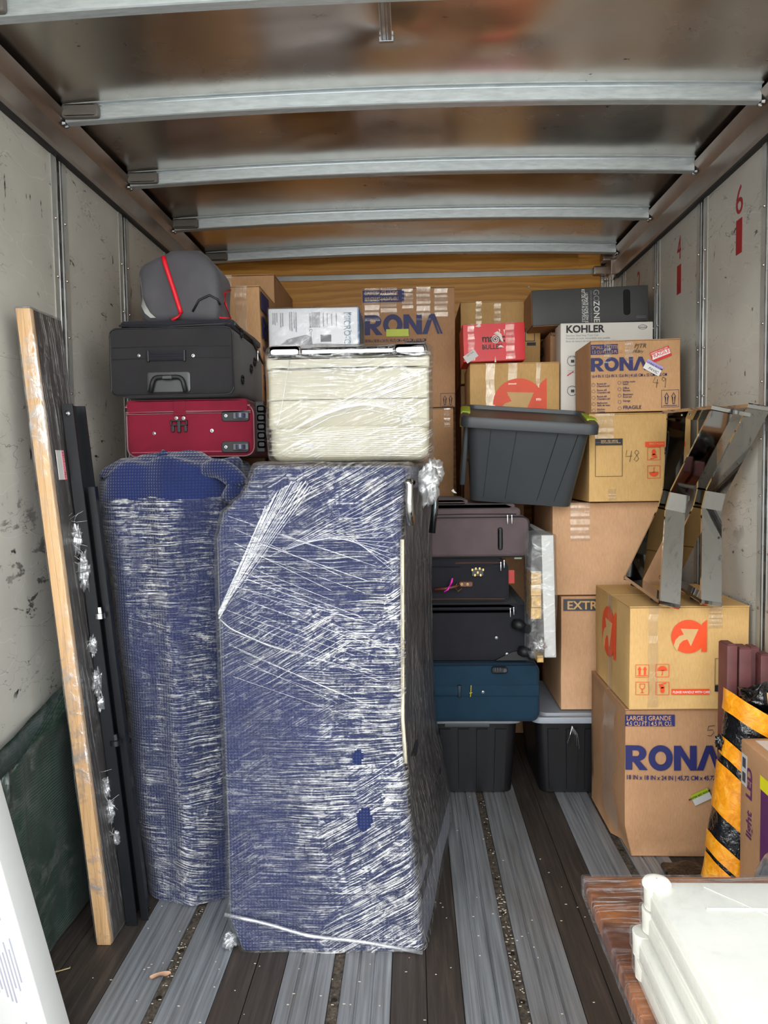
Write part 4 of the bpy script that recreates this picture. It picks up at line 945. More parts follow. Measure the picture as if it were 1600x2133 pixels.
# teal
T = soft('dark teal suitcase at the bottom of the stack, standing on a black tote', -.02, .536, .366, .622, Y, .60, F_TEAL, .04)
T.part('piping', piping(-.018, .534, .368, .620, .04, Y + .004, .003), plain('navy_piping', (14, 32, 48), .5))
q = px(1040, 1394, Y)
T.part('lock', rslab(q.x - .034, q.x + .034, q.z - .014, q.z + .014, Y - .020, Y - .002, .013, .004), RUBBER, 50)
T.part('lock_dial', join(*[cyl((q.x - .02 + k * .011, Y - .021, q.z - .002), (q.x - .02 + k * .011, Y - .021, q.z + .012), .004, .004, 8) for k in range(3)] + [cyl((q.x + .022, Y - .02, q.z), (q.x + .022, Y - .023, q.z), .008, .008, 12)]), plain('lock_grey', (64, 66, 72), .35))
za, zb = px(0, 1430, Y).z, px(0, 1452, Y).z
T.part('strap_band', box(.0, .533, Y - .012, Y - .004, zb, za, .003), F_TEAL, True)
T.part('carry_handle', box(.0, .19, Y - .020, Y - .008, zb + .006, za - .002, .004), F_TEAL, True)
T.part('handle_anchor', box(.185, .20, Y - .022, Y - .004, zb - .001, za + .002, .003), plain('navy_piping', (14, 32, 48), .5), True)
T.part('rivet', rivet(px(1006, 1441, Y - .014), .006), SILVER, 40)
q = px(981, 1440, Y - .024); T.part('yellow_tag', join(tube([q + Vector((.001, 0, .026)), q, q + Vector((-.002, 0, -.024))], .0018, 5), tube([q + Vector((-.006, 0, -.008)), q + Vector((.006, 0, -.006))], .0015, 5)), plain('yellow_tie', (206, 190, 40), .5), label='yellow tie')
T.part('zip', join(zipline(.02, .52, .612, Y - .003, .0022), zipline(.02, .48, .624, Y + .012, .003)), plain('navy_piping', (14, 32, 48), .5))
# black lower
T = soft('black wheeled suitcase directly on top of the dark teal one', -.02, .498, .632, .872, Y, .60, F_BLK2, .03)
T.part('front_pocket', rslab(-.01, .45, .840, .880, Y - .012, Y + .5, .014, .014), F_BLK2, 50)
T.part('zip', join(zipline(.0, .44, px(0, 1283, Y).z, Y - .006, .0022), zipline(.0, .43, px(0, 1276, Y).z, Y - .013, .0018)), F_PIPE)
puller(T, px(1063, 1268, Y - .014), .035); puller(T, px(1070, 1266, Y - .014), .03)
for u, v in ((1034, 1328), (1056, 1362), (1071, 1303)): T.part('rivet', rivet(px(u, v, Y - .008), .006), SILVER, 40)
g0 = px(1032, 1370, Y); g1 = px(1100, 1346, Y)
T.part('corner_guard', prism([(g0.x, .636), (g0.x + .03, .652), (g0.x + .07, .672), (.49, .685), (.50, .66), (.50, .636)], Y - .013, Y + .02), RUBBER)
for v, hu in ((1302, 1086), (1358, 1098)):
    q = px(hu, v, Y - .02)
    T.part('wheel_housing', tube([q + Vector((-.03, .01, .004)), q + Vector((-.01, -.005, .002)), q + Vector((.012, -.012, -.004))], [.020, .024, .016], 12), RUBBER, True)
    T.part('wheel', cyl(q + Vector((.012, -.012, -.012)), q + Vector((.024, -.03, -.012)), .019, .019, 20), plain('wheel_dark', (30, 30, 34), .3), 40)
# black with brown trim
BRN = plain('brown_leather', (92, 48, 34), .45); BRASS = plain('brass', (190, 160, 100), .3, .9)
T = soft('black suitcase with brown leather handle and pink ribbon, between the taupe and the wheeled one', -.02, .408, .886, 1.058, Y, .58, F_BLK2, .03)
T.part('upper_pocket', rslab(-.02, .37, 1.040, 1.070, Y - .004, Y + .5, .012, .014, jit=.008), F_BLK2, 50)
T.part('piping', join(zipline(-.01, .39, .900, Y - .004, .0025), zipline(.18, .38, px(0, 1182, Y).z, Y - .006, .003)), plain('brown_piping', (84, 56, 48), .5))
T.part('zip', zipline(-.01, .20, px(0, 1190, Y).z, Y - .006, .002), F_PIPE)
q = px(995, 1191, Y - .01); T.part('lock', box(q.x - .026, q.x + .026, q.y - .004, q.y + .008, q.z - .02, q.z + .014, .003), plain('lock_green_black', (28, 36, 34), .3))
T.part('lock_tabs', join(*[box(q.x + dx_ - .004, q.x + dx_ + .004, q.y - .009, q.y - .003, q.z + dz_ - .004, q.z + dz_ + .006, .001) for dx_, dz_ in ((-.023, .008), (.023, .008), (-.008, .013), (.008, .013), (0, -.004), (-.012, -.015), (.012, -.015))]), BRASS)
q = px(968, 1217, Y - .01)
T.part('handle_mount', rslab(q.x - .026, q.x + .036, q.z - .014, q.z + .014, Y - .014, Y - .002, .013, .004), BRN, 50, label='brown leather handle mount')
for du in (-6, 6): T.part('rivet', rivet(px(968 + du, 1217, Y - .014), .0055), BRASS, 40)
T.part('carry_handle', tube([px(905, 1228, Y - .03), px(930, 1226, Y - .035), px(948, 1222, Y - .035), px(958, 1219, Y - .02)], [.007, .007, .007, .004], 8), BRN, True, label='brown leather handle')
T.part('handle_ring', tube([px(952, 1214, Y - .03), px(948, 1224, Y - .035), px(954, 1232, Y - .03), px(962, 1226, Y - .025)], .0025, 6), BRASS, True)
q = px(936, 1222, Y - .045); PINK = plain('pink_ribbon', (226, 40, 180), .4)
T.part('pink_ribbon', join(tube([q, q + Vector((.010, 0, .02)), q + Vector((.014, 0, .036))], [.003, .005, .004], 6), tube([q, q + Vector((-.006, -.002, -.012)), q + Vector((-.022, 0, -.022))], [.004, .004, .003], 6)), PINK, True, label='pink ribbon')
puller(T, px(1043, 1172, Y - .012), .035); puller(T, px(1050, 1168, Y - .012), .03)
T.part('tag', box(px(1068, 0, Y).x, px(1084, 0, Y).x, Y + .02, Y + .022, px(0, 1176, Y).z, px(0, 1164, Y).z), plain('tag_pale_green', (170, 190, 150), .5), label='pale green tag')
T.part('name_tag', box(px(1056, 0, Y).x, px(1070, 0, Y).x, Y + .04, Y + .046, px(0, 1228, Y).z, px(0, 1200, Y).z, .002), plain('tag_red', (186, 40, 28), .4), label='red tag')
# taupe
T = soft('taupe grey suitcase at the top of the stack, under the slate tote', -.02, .497, 1.078, 1.252, Y, .60, F_TAUPE, .034)
T.part('expander', rslab(-.02, .46, 1.245, 1.288, Y + .002, Y + .58, .018, .02, .002), F_TAUPE, 50)
T.part('front_pocket', rslab(-.02, .44, 1.280, 1.304, Y + .03, Y + .50, .012, .012), F_TAUPE, 50)
T.part('upper_pocket', rslab(-.02, .24, 1.300, 1.324, Y + .05, Y + .48, .010, .010), F_TAUPE, 50)
T.part('piping', join(piping(-.018, .495, 1.08, 1.250, .034, Y + .003, .0032), zipline(0, .44, 1.262, Y + .001, .002), zipline(0, .42, 1.284, Y + .028, .004), zipline(0, .225, 1.304, Y + .048, .004)), F_PIPE)
q = px(1042, 1122, Y - .006); T.part('side_foot', rslab(q.x - .010, q.x + .010, q.z - .048, q.z + .048, Y - .016, Y - .003, .0095, .005), RUBBER, 50)
puller(T, px(1057, 1074, Y - .006), .036); puller(T, px(1066, 1074, Y - .006), .036)
T.part('brand_mark', shapemd([[(-1, .3), (-.2, 1), (.1, .3), (1, -.6), (0, -.5)]], px(946, 1024, Y + .045), s=.012), INK_W, label='small white mark')

# slate tote tipped forward on top
T = Thing('storage_tote', 'slate grey tote with lime latches tipped on top of the suitcase stack', 'storage tote', (.475, 3.47, 1.333), (R(13), R(4.6), R(-2.5))); T.local = True
x0, x1, y0, y1, zt = -.262, .262, -.19, .12, .372
secs = [(0.0, [(x0 + .045, y0 + .05), (x1 - .045, y0 + .05), (x1 - .045, y1 - .05), (x0 + .045, y1 - .05)]), (zt - .02, [(x0 + .008, y0 + .008), (x1 - .008, y0 + .008), (x1 - .008, y1 - .008), (x0 + .008, y1 - .008)])]
T.part('tub', loft(secs, .04, 110, 24, 0, None, cap=.001), P_GRY, 60)
for t0, t1 in ((.12, .30), (.34, .47), (.66, .56), (.83, .78)):
    xb = x0 + .05 + (x1 - x0 - .1) * t0; xt = x0 + .02 + (x1 - x0 - .04) * (t0 + (t1 - .0) * .0 + (.06 if t0 < .5 else .09))
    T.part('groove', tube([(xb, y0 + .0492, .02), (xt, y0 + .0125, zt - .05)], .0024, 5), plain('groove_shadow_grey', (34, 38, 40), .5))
L = rring(x0 - .022, x1 + .022, y0 - .022, y1 + .022, .045, 8); n = len(L); prof = [(zt - .040, .97), (zt - .040, 1.0), (zt - .006, 1.0), (zt + .004, .975), (zt + .004, .90), (zt - .012, .86), (zt - .012, .02)]; V = []
for z, s in prof: V += [Vector((a * s, b * s + .01 * (1 - s), z)) for a, b in L]
T.part('lid', (V, [(i * n + j, i * n + (j + 1) % n, (i + 1) * n + (j + 1) % n, (i + 1) * n + j) for i in range(len(prof) - 1) for j in range(n)] + [tuple((len(prof) - 1) * n + j for j in range(n))]), P_GRY, 40, label='slate grey lid')
for s in (-1, 1):
    xa = s * .262
    T.part('latch', join(box(xa - .018, xa + .018, -.10, .05, zt - .002, zt + .009, .003), box(xa + s * .016 - .006, xa + s * .016 + .010 * 1, -.10, .05, zt - .06, zt + .006, .003)), P_LIME, True, label='lime green latch')
T.part('tub_side_rib', join(box(x0 - .004, x0 + .02, -.12, -.05, .06, zt - .05, .006), box(x0 - .004, x0 + .02, .03, .10, .06, zt - .05, .006)), P_GRY, True)

# red shoe-size carton and the boxes round it
Y = 3.62
T = carton('red_carton', 'bright red carton with torn tape marks, standing on the box with the orange logo', .247, .534, Y, Y + .26, 1.953, 2.130, plain('red_carton_print', (214, 16, 30), .42, var=.05), r=.003, rot=(0, R(-1.5), 0), bul=.001, flaps=False)
P_ = lambda u, v, k=0: px(u, v, Y - .0015 - k * .0006)
fprint(T, textmd('magic', P_(1005, 712), .05, xs=.95, bold=.02), INK_K); fprint(T, textmd('BULLET', P_(1005, 727), .030, xs=.95, bold=.03), INK_K)
def blob(pts): return [(a, b) for a, b in pts]
T.part('torn_patch', join(*[shapemd([pl], P_(u, v, 1), s=s) for pl, u, v, s in (([(-1, .6), (0, .2), (.4, -.9), (1, -1.4), (.6, .4), (-.2, 1)], 1040, 700, .022), ([(-.5, 1), (.5, -1), (-.1, .1)], 1008, 715, .022), ([(-1, 0), (.5, 1), (1, 0), (.2, -.3)], 998, 679, .014), ([(-.4, 1), (.4, .8), (.2, -1)], 1042, 690, .010), ([(-.3, 1), (.3, .9), (.1, -1.2)], 1052, 692, .012), ([(-.3, -1), (.3, -1), (0, 1)], 1032, 748, .014), ([(-1, -.2), (0, .5), (1, -.3)], 1044, 722, .016))]), plain('torn_paper', (226, 214, 204), .7), label='torn white paper')
T.part('swirl', tube([P_(1034, 707, 2) + Vector((.022 * (1 - k / 34) * math.cos(k * .5), 0, .022 * (1 - k / 34) * math.sin(k * .5))) for k in range(30)], .0022, 5), INK_W, label='white swirl')
lb = shapemd([[(-.5, -.3), (.5, -.3), (.5, .3), (-.5, .3)]], P_(981, 741, 2), rot=R(32), s=.062); T.part('label', lb, WHITE, label='white sticker')
T.part('label_text', textmd('EXTRA', P_(974, 742, 3), .012, rot=R(32)), INK_R)
vtape(T, .27, .30, 1.96, 2.130, Y); vtape(T, .445, .485, 1.96, 2.130, Y)
T = carton('cardboard_box', 'straw coloured box with half an orange round logo, under the red carton', .276, .700, 3.66, 4.05, 1.50, 1.948, CARD_Y)
a_logo(T, px(1085, 842, 3.658), .242)
for u0, u1 in ((1007, 1026), (1055, 1074), (1115, 1124)): vtape(T, px(u0, 0, 3.66).x, px(u1, 0, 3.66).x, 1.6, 1.948, 3.66)
T = carton('cardboard_box', 'box beneath the straw coloured logo box, hidden behind the slate tote', .262, .49, 3.91, 4.08, .0, 1.497, CARD_D, flaps=False)
T = carton('cardboard_box', 'plain straw box with two tape strips behind the red carton', .262, .60, 4.10, 4.6, 1.9, 2.328, CARD_Y)
vtape(T, .345, .375, 2.15, 2.328, 4.10); vtape(T, .44, .475, 2.15, 2.328, 4.10)
T = carton('cardboard_box', 'box supporting the plain straw box at the back, hidden behind the others', .262, .60, 4.12, 4.6, .52, 1.895, CARD_D, flaps=False)
T = carton('cardboard_box', 'narrow straw box with a black code label between the red carton and the KOHLER box', .52, .675, 4.05, 4.098, 1.5, 2.16, CARD_Y, flaps=False)
a = px(1098, 711, 4.048); b = px(1109, 686, 4.048); T.part('code_frame', shapemd(frame(-.02, 0, .03, .065, .003), (a.x + .01, 4.0485, a.z)), INK_K, label='empty black code frame'); T.part('code_footer', box(a.x, a.x + .045, 4.047, 4.0485, a.z - .022, a.z - .006), INK_K)

# right-hand column
T = carton('moving_box', 'tall pinkish box printed EXTRA standing on the right black tote', .655, 1.10, 3.42, 3.92, .366, .883, CARD_P, flaps=False)
T.part('printed_panel', box(.668, .93, 3.4165, 3.4178, .818, .870), INK_D); fprint(T, textmd('EXTRA', (.682, 3.4155, .825), .052, xs=1.08, bold=.02), INK_C)
T = carton('moving_box', 'wide plain kraft box below the box marked 48', .618, 1.16, 3.42, 3.95, .886, 1.300, CARD_P, flaps=False)
a = px(1188, 1128, 3.42); b = px(1228, 1050, 3.42); vtape(T, a.x, b.x, a.z, 1.300, 3.42, top=0)
T = carton('moving_box', 'straw coloured box with handwritten 48 beneath the small RONA box', .762, 1.20, 3.35, 3.85, 1.304, 1.684, CARD_Y)
yq = 3.3485; a = px(1240, 993, yq); b = px(1297, 925, yq)
T.part('code_frame', shapemd(frame(0, 0, b.x - a.x, b.z - a.z, .0016), (a.x, yq, a.z)), INK_K, label='empty black code frame')
T.part('code_header', box(a.x, b.x, yq - .0006, yq + .0004, b.z - .004, b.z + .024), INK_K)
fprint(T, textmd('Scan to visit', (b.x - .02, yq - .001, b.z + .018), .015, rot=PI, bold=.01), INK_C); fprint(T, textmd('www.yourexpress.com', (b.x - .008, yq - .001, b.z + .008), .009, rot=PI), INK_C)
fprint(T, strokes([[(.0, 1), (-.1, .45), (.45, .5)], [(.4, .95), (.25, 0)], [(1.0, .85), (.8, 1), (.65, .8), (.85, .55), (1., .25), (.8, .02), (.6, .2), (.85, .55), (1.02, .8)]], px(1306, 962, yq - .0005), .05, .0010), PEN, 'handwriting', 'handwritten 48')
a = px(1344, 931, yq); T.part('caution_bar', box(a.x, a.x + .17, yq - .0006, yq + .0003, a.z, a.z + .022), INK_O, label='orange caution bar'); fprint(T, textmd('PLEASE HANDLE WITH CARE', (a.x + .166, yq - .001, a.z + .017), .0115, rot=PI, bold=.01), INK_C)
def icon(T, u, v, kind, Y_, s, rot=0, pz_=None):
    P = (px(u, v, Y_) if pz_ is None else pz_); M_ = lambda pls: shapemd(pls, P, 'front', rot, s)
    fr_ = M_([rectp(-.5, -.5, .5, .5), rectp(-.47, -.47, .47, .47)[::-1]])
    if kind == 'up': g_ = [M_([[(c - .07, -.28), (c + .07, -.28), (c + .07, .1), (c + .16, .1), (c, .36), (c - .16, .1), (c - .07, .1)]]) for c in (-.2, .2)] + [M_([rectp(-.4, -.38, .4, -.33)])]
    elif kind == 'umbrella': g_ = [M_([circ(0, 0, .36, 0, 180, 14) + [(.25, .06), (.12, 0), (0, .06), (-.12, 0), (-.25, .06)]]), M_([rectp(-.02, -.3, .02, .05)]), M_([rectp(-.1, -.34, .02, -.30)])]
    elif kind == 'glass': g_ = [M_([[(-.2, .36), (.2, .36), (.2, .05), (.1, -.06), (.03, -.08), (.03, -.3), (.16, -.36), (-.16, -.36), (-.03, -.3), (-.03, -.08), (-.1, -.06), (-.2, .05)], [(-.16, .32), (-.16, .06), (-.06, -.03), (.06, -.03), (.16, .06), (.16, .32)]])]
    else: g_ = [M_([circ(.0, -.12, .16, n=14, ry=.24)]), M_([circ(-.02, .12, .2, n=14, ry=.12)])] + [M_([circ(-.22 + .11 * k, .27 + .03 * k, .055, n=8)]) for k in range(5)]
    T.part('printed_symbol', join(fr_, *g_), INK_O, label={'up': 'orange this-way-up symbol', 'umbrella': 'orange umbrella symbol', 'glass': 'orange fragile glass symbol', 'foot': 'orange do-not-step symbol'}[kind])
icon(T, 1362, 945, 'foot', yq, .055, PI); icon(T, 1362, 983, 'umbrella', yq, .055, PI)
vtape(T, .79, .87, 1.56, 1.684, 3.35); vtape(T, px(1270, 0, 3.35).x, px(1287, 0, 3.35).x, 1.31, 1.36, 3.35, top=0)
# small RONA
Y = 3.35
x0, x1, z0, z1 = .772, 1.156, 1.690, 1.995
T = carton('moving_box', 'small RONA moving box with FRAGILE sticker and handwritten 49', x0, x1, Y, Y + .32, z0, z1, CARD, rot=(0, R(-.6), 0))
P_ = lambda u, v, k=0: px(u, v, Y - .0015 - k * .0006)
a = P_(1232, 738); b = P_(1289, 716); T.part('printed_panel', box(a.x, b.x, a.y, a.y + .001, a.z, b.z), INK_N)
fprint(T, textmd('SMALL | PETITE', P_(1234, 726.5, 1), .020, xs=.85, bold=.01), CARD); fprint(T, textmd('1.5 CU FT | 1,5 PI. CU.', P_(1234, 736, 1), .0185, xs=.78, bold=.01), CARD)
a = P_(1232, 773); fprint(T, rona_word(a, P_(1352, 773).x - a.x, P_(1232, 745).z - a.z), INK_N, 'printed_wordmark', 'navy RONA lettering')
fprint(T, textmd('16.4 IN X 12.6 IN X 12.6 IN | 41,65 CM x 32 CM x 32 CM', P_(1233, 786), .0175, xs=.76, bold=.02), INK_N)
for i, (s1, s2) in enumerate((('Room #1', 'Chambre #1'), ('Room #2', 'Chambre #2'), ('Room #3', 'Chambre #3'), ('Bathroom', 'Salle de bain'), ('Kitchen', 'Cuisine'))):
    v = 801 + i * 13.3; fprint(T, join(shapemd([circ(0, 0, .0075, n=16), circ(0, 0, .0065, n=16)], P_(1237, v)), textmd(s1, P_(1244, v - .5), .011, bold=.02), textmd(s2, P_(1244, v + 4.5), .011, bold=.02)), INK_N)
for i, (s1, s2) in enumerate((('Living room', 'Salon'), ('Office', 'Bureau'), ('Basement', 'Sous-sol'), ('Garage', ''))):
    v = 797 + i * 13.3; fprint(T, join(shapemd([circ(0, 0, .0075, n=16), circ(0, 0, .0065, n=16)], P_(1291, v)), textmd(s1, P_(1298, v - .5), .011, bold=.02), textmd(s2, P_(1298, v + 4.5), .011, bold=.02)), INK_N)
fprint(T, join(shapemd([circ(0, 0, .0075, n=16), circ(0, 0, .0065, n=16)], P_(1291, 850)), textmd('FRAGILE', P_(1298, 852), .021, bold=.02)), INK_N)
a = P_(1378, 851); fprint(T, arrows(a.x, a.z + .004, .074, a.y), INK_N, 'printed_symbol', 'this-way-up arrows')
fprint(T, strokes([[(.0, 1), (-.25, .5), (.3, .45)], [(.2, .8), (.1, 0)], [(.95, .85), (.7, 1), (.6, .75), (.75, .6), (1.0, .85), (.9, .0)]], P_(1366, 808), .045, .0010), PEN, 'handwriting', 'handwritten 49')
fprint(T, textmd('PJTR', P_(1322, 725), .026, shear=.3), PEN, 'handwriting'); fprint(T, textmd('FRBry', P_(1319, 735), .018, shear=.3), PEN, 'handwriting')
st = T.part('sticker', shapemd([rectp(-.042, -.022, .042, .022)], P_(1378, 738, 1), rot=R(20)), INK_S, label='red FRAGILE sticker')
T.part('sticker_band', shapemd([rectp(-.040, -.011, .040, .011)], P_(1378, 738, 2), rot=R(20)), INK_W, parent=st); T.part('sticker_text', textmd('FRAGILE', P_(1378, 740.5, 3) - Vector((.0, 0, 0)), .0215, rot=R(20), bold=.02, align='CENTER'), INK_S, parent=st)
T.part('sticker_text', textmd('HANDLE WITH CARE', P_(1375, 732, 3), .008, rot=R(20), bold=.02, align='CENTER'), INK_W, parent=st)
st = T.part('sticker', shapemd([rectp(-.038, -.022, .038, .022)], P_(1362, 766, 1), rot=R(-30)), INK_W, label='white LIVING ROOM sticker'); T.part('sticker_band', shapemd([rectp(-.038, .006, .038, .022)], P_(1362, 766, 2), rot=R(-30)), plain('sticker_lilac', (176, 160, 216), .5), parent=st)
T.part('sticker_text', textmd('LIVING ROOM', P_(1364, 764, 3), .0115, rot=R(-30), bold=.03, align='CENTER'), INK_N, parent=st); T.part('sticker_text', textmd('PAVIC', P_(1360, 774, 3), .017, rot=R(-30), align='CENTER', shear=.3), PEN, parent=st)
vtape(T, px(1262, 0, Y).x, px(1276, 0, Y).x, 1.9, z1, Y); vtape(T, px(1306, 0, Y).x, px(1325, 0, Y).x, 1.9, z1, Y)
# KOHLER
Y = 3.70
T = Thing('white_carton', 'white KOHLER carton standing behind the small RONA box', 'box', (.925, Y + .07, 1.69))
T.part('carton_body', rgrid(.710, 1.142, Y, Y + .14, 1.69, 2.135, .004, .06), plain('white_carton_print', (226, 222, 214), .5, var=.03), 50)
P_ = lambda u, v, k=0: px(u, v, Y - .0008 - k * .0006)
fprint(T, textmd('KOHLER', P_(1179, 693), .047, xs=1.0, bold=.035), INK_K)
for i, s_ in enumerate(('Stainless Steel Step Trash Can', 'Poubelle en acier inoxydable avec pedale', 'Bote de basura de acero inoxidable con pedal')): fprint(T, textmd(s_, P_(1179, 701 + i * 6), .0125), INK_G)
fprint(T, shapemd([circ(0, 0, .021, n=24, ry=.011), circ(0, 0, .019, n=24, ry=.009)], P_(1339, 681)), INK_D, 'printed_symbol'); fprint(T, textmd('GENUINE', P_(1339, 683), .009, align='CENTER', bold=.02), INK_D); fprint(T, join(*[box(P_(1329, 0).x, P_(1350, 0).x, Y - .0012, Y - .0004, P_(0, v).z, P_(0, v).z + .0012) for v in (687, 690)]), INK_G, 'small_print')
for v in (752, 814):
    fprint(T, shapemd([circ(0, 0, .024, n=24), circ(0, 0, .0215, n=24)], P_(1192, v)), INK_D, 'printed_symbol'); fprint(T, shapemd([rectp(-.008, -.008, .008, .006)], P_(1193, v)), INK_D, 'printed_symbol')
fprint(T, join(*[box(P_(1182, 0).x, P_(1204, 0).x, Y - .0012, Y - .0004, P_(0, v).z, P_(0, v).z + .0013) for v in (765, 768, 795, 799, 828)]), INK_G, 'small_print'); fprint(T, shapemd([[(-.02, -.008), (.01, .012), (.012, .007), (-.018, -.013)]], P_(1190, 778)), INK_S, 'printed_symbol')
# small box behind it
T = carton('cardboard_box', 'brown box printed in black peeking out left of the white KOHLER carton', .695, .86, 3.90, 4.5, 1.70, 2.13, CARD_D, flaps=False)
fprint(T, textmd('KOHLER', (.6935, 4.3, 2.04), .06, 'left', bold=.02), INK_K); fprint(T, textmd('KOHLER', px(1146, 700, 3.898), .03, xs=.6), INK_K)
T = carton('moving_box', 'support box behind the 48 box, hidden from the front', .70, 1.16, 3.97, 4.55, .0, 1.697, CARD_D, flaps=False)
# GOZONE
Y = 3.85
BLKC = plain('black_carton_print', (62, 62, 62), .5, var=.06)
T = Thing('black_carton', 'long black GOZONE gym kit carton lying on top at the right back', 'box', (.885, Y + .2, 2.152), (0, R(-1.4), 0))
T.part('carton_body', rgrid(.602, 1.168, Y, Y + .42, 2.158, 2.332, .004, .06), BLKC, 50)
T.part('carton_side', box(.6005, .6018, Y + .002, Y + .418, 2.162, 2.328), CARD_D, label='brown unprinted end'); T.part('carton_base', box(.604, 1.0, Y + .002, Y + .41, 2.1562, 2.1578), CARD_D)
P_ = lambda u, v, k=0: px(u, v, Y - .0015 - k * .0006)
T.part('printed_text', textmd('GO', P_(1238, 603), .040, rot=-PI / 2, xs=.95), INK_G); T.part('printed_text', textmd('ZONE', P_(1238, 627), .040, rot=-PI / 2, xs=.95, bold=.01), INK_W)
T.part('printed_text', textmd('ULTIMATE HOME GYM KIT', P_(1220, 610), .021, rot=-PI / 2, xs=.62, bold=.02), INK_W); T.part('printed_text', textmd('KIT DE GYM A DOMICILE ULTIMATE', P_(1213, 602), .023, rot=-PI / 2, xs=.62, bold=.02), INK_W)
T.part('printed_text', textmd('STRONGER EVERY DAY PLUS FORT', P_(1231, 605), .011, rot=-PI / 2, xs=.9), INK_G)
q = P_(1307, 631); T.part('hand_hole', rslab(q.x - .017, q.x + .017, q.z - .062, q.z + .062, Y - .0018, Y + .003, .0165, .0012), plain('hole_black', (6, 6, 6), .8), 50)

# wrapped white board with chipboard pieces
Y = 3.10
T = Thing('white_board', 'white board end wrapped in film standing between the suitcases and the plain boxes', 'board', (.55, 3.3, .69))
T.part('board_core', hexa([(.530, Y, .688), (.576, Y, .688), (.556, 3.52, .69), (.535, 3.52, .69)], [(.518, Y, 1.186), (.565, Y, 1.186), (.545, 3.52, 1.20), (.525, 3.52, 1.20)]), WHITE)
CHIP = plain('chipboard_edge', (206, 168, 104), .8, var=.35, vs=60, bs=70, bstr=.6)
for k, (z0, z1) in enumerate(((.842, .888), (.890, .936), (.938, .984), (.986, 1.032))): T.part('chipboard_piece', box(.478 + .002 * (k % 2), .520, Y + .02, Y + .15, z0, z1, .001), CHIP)
T.part('white_top', box(.478, .520, Y + .02, Y + .15, 1.033, 1.037), WHITE)
T.part('stretch_film', rgrid(.470, .580, Y - .008, Y + .160, .684, 1.192, .012, .014, fd(.007, 12)), FILM_L, True, label='clear film')
T.part('film_wad', crumple(px(1122, 1345, 3.08), .03, 4.4), WAD, True)
T.part('ledge', box(.505, .53, Y + .03, Y + .15, .66, .688), CHIP)

# big orange-logo box
x0, x1, y0, y1, z0, z1 = .779, 1.212, 2.78, 3.30, .572, .950
def slump(p, n): return Vector((0, 0, 0))
T = carton('moving_box', 'straw moving box with a full orange round logo carrying the chrome table bases', x0, x1, y0, y1, z0, z1, CARD_Y, rot=(0, R(.0), 0))
a_logo(T, px(1437, 1326, y0 - .0015), .122)
a_logo(T, Vector((x0 - .0015, 3.06, .80)), .20, 'left')
T.part('side_tape', box(x0 - .002, x0 - .001, 3.02, 3.07, z0, z1), TAPE)
icon(T, 1338, 1398, 'up', y0 - .0015, .048); icon(T, 1380, 1397, 'umbrella', y0 - .0015, .048); icon(T, 1338, 1434, 'glass', y0 - .0015, .048); icon(T, 1380, 1434, 'foot', y0 - .0015, .048)
yq = y0 - .0015; a = px(1399, 1447, yq); b = px(1478, 1434, yq); T.part('caution_bar', box(a.x, b.x, yq - .0003, yq + .0004, a.z, b.z - .002), INK_O, label='orange caution bar'); fprint(T, textmd('PLEASE HANDLE WITH CARE', (a.x + .004, yq - .0006, a.z + .005), .0125, xs=.83, bold=.01), INK_W)
a = px(1489, 1427, yq); T.part('code_frame', shapemd(frame(0, 0, .068, .098, .0013), (a.x, yq, a.z)), INK_K, label='empty black code frame'); T.part('code_footer', box(a.x, a.x + .068, yq - .0004, yq + .0004, a.z - .024, a.z - .001), INK_K)
vtape(T, px(1358, 0, y0).x, px(1380, 0, y0).x, z0 + .01, z1, y0); vtape(T, px(1490, 0, y0).x, px(1520, 0, y0).x, .87, z1, y0)
# large RONA on the floor
x0, x1, y0, y1, z0, z1 = .770, 1.215, 2.80, 3.34, .0, .566
def sag(p, n):
    o = Vector(); t = p.z / .566
    if n.x < -.3: o.x = -.012 * math.sin(PI * t) * math.sin(PI * (p.y - 2.8) / .54)
    if p.z < .12 and p.y < 2.95: o += Vector((.03 * (1 - (p.z / .12)) * (1 if p.x < .85 else 0), .02 * (1 - p.z / .12), 0))
    if n.y < -.3: o.y += -.010 * math.sin(PI * t) * math.sin(PI * (p.x - .77) / .445) + .004
    return o
T = carton('moving_box', 'large RONA moving box on the floor at right, scuffed and bulging', x0, x1, y0, y1, z0, z1, CARD_D, sag=sag)
yq = y0 - .0125
def oneach(md, d=.0125):
    """press a print onto the bulging front"""
    V = [Vector((v.x, y0 - .010 * math.sin(PI * min(1, max(0, v.z / .566))) * math.sin(PI * min(1, max(0, (v.x - .77) / .445))) + .0005 + (v.y - yq), v.z)) for v in md[0]]; return V, md[1]
P_ = lambda u, v, k=0: px(u, v, yq - k * .0006)
a = P_(1304, 1515); b = P_(1408, 1491)
pv = [Vector((a.x + (b.x - a.x) * i / 12, yq, a.z + (b.z - a.z) * j / 4)) for j in range(5) for i in range(13)]
T.part('printed_panel', oneach((pv, [(j * 13 + i, j * 13 + i + 1, j * 13 + i + 14, j * 13 + i + 13) for j in range(4) for i in range(12)])), INK_N)
fprint(T, oneach(textmd('LARGE | GRANDE', P_(1307, 1503, 1), .024, xs=.86, bold=.01)), CARD); fprint(T, oneach(textmd('4.5 CU FT | 4,5 PI. CU.', P_(1307, 1514, 1), .0225, xs=.78, bold=.01)), CARD)
a = P_(1305, 1606); fprint(T, oneach(rona_word(a, (P_(1468, 0).x - a.x) / 2.94 * 4.02, P_(0, 1556).z - a.z)), INK_N, 'printed_wordmark', 'navy RONA lettering')
fprint(T, oneach(textmd('18 IN x 18 IN x 24 IN | 45,72 CM x 45,72 CM', P_(1306, 1626), .0235, xs=.80, bold=.025)), INK_N)
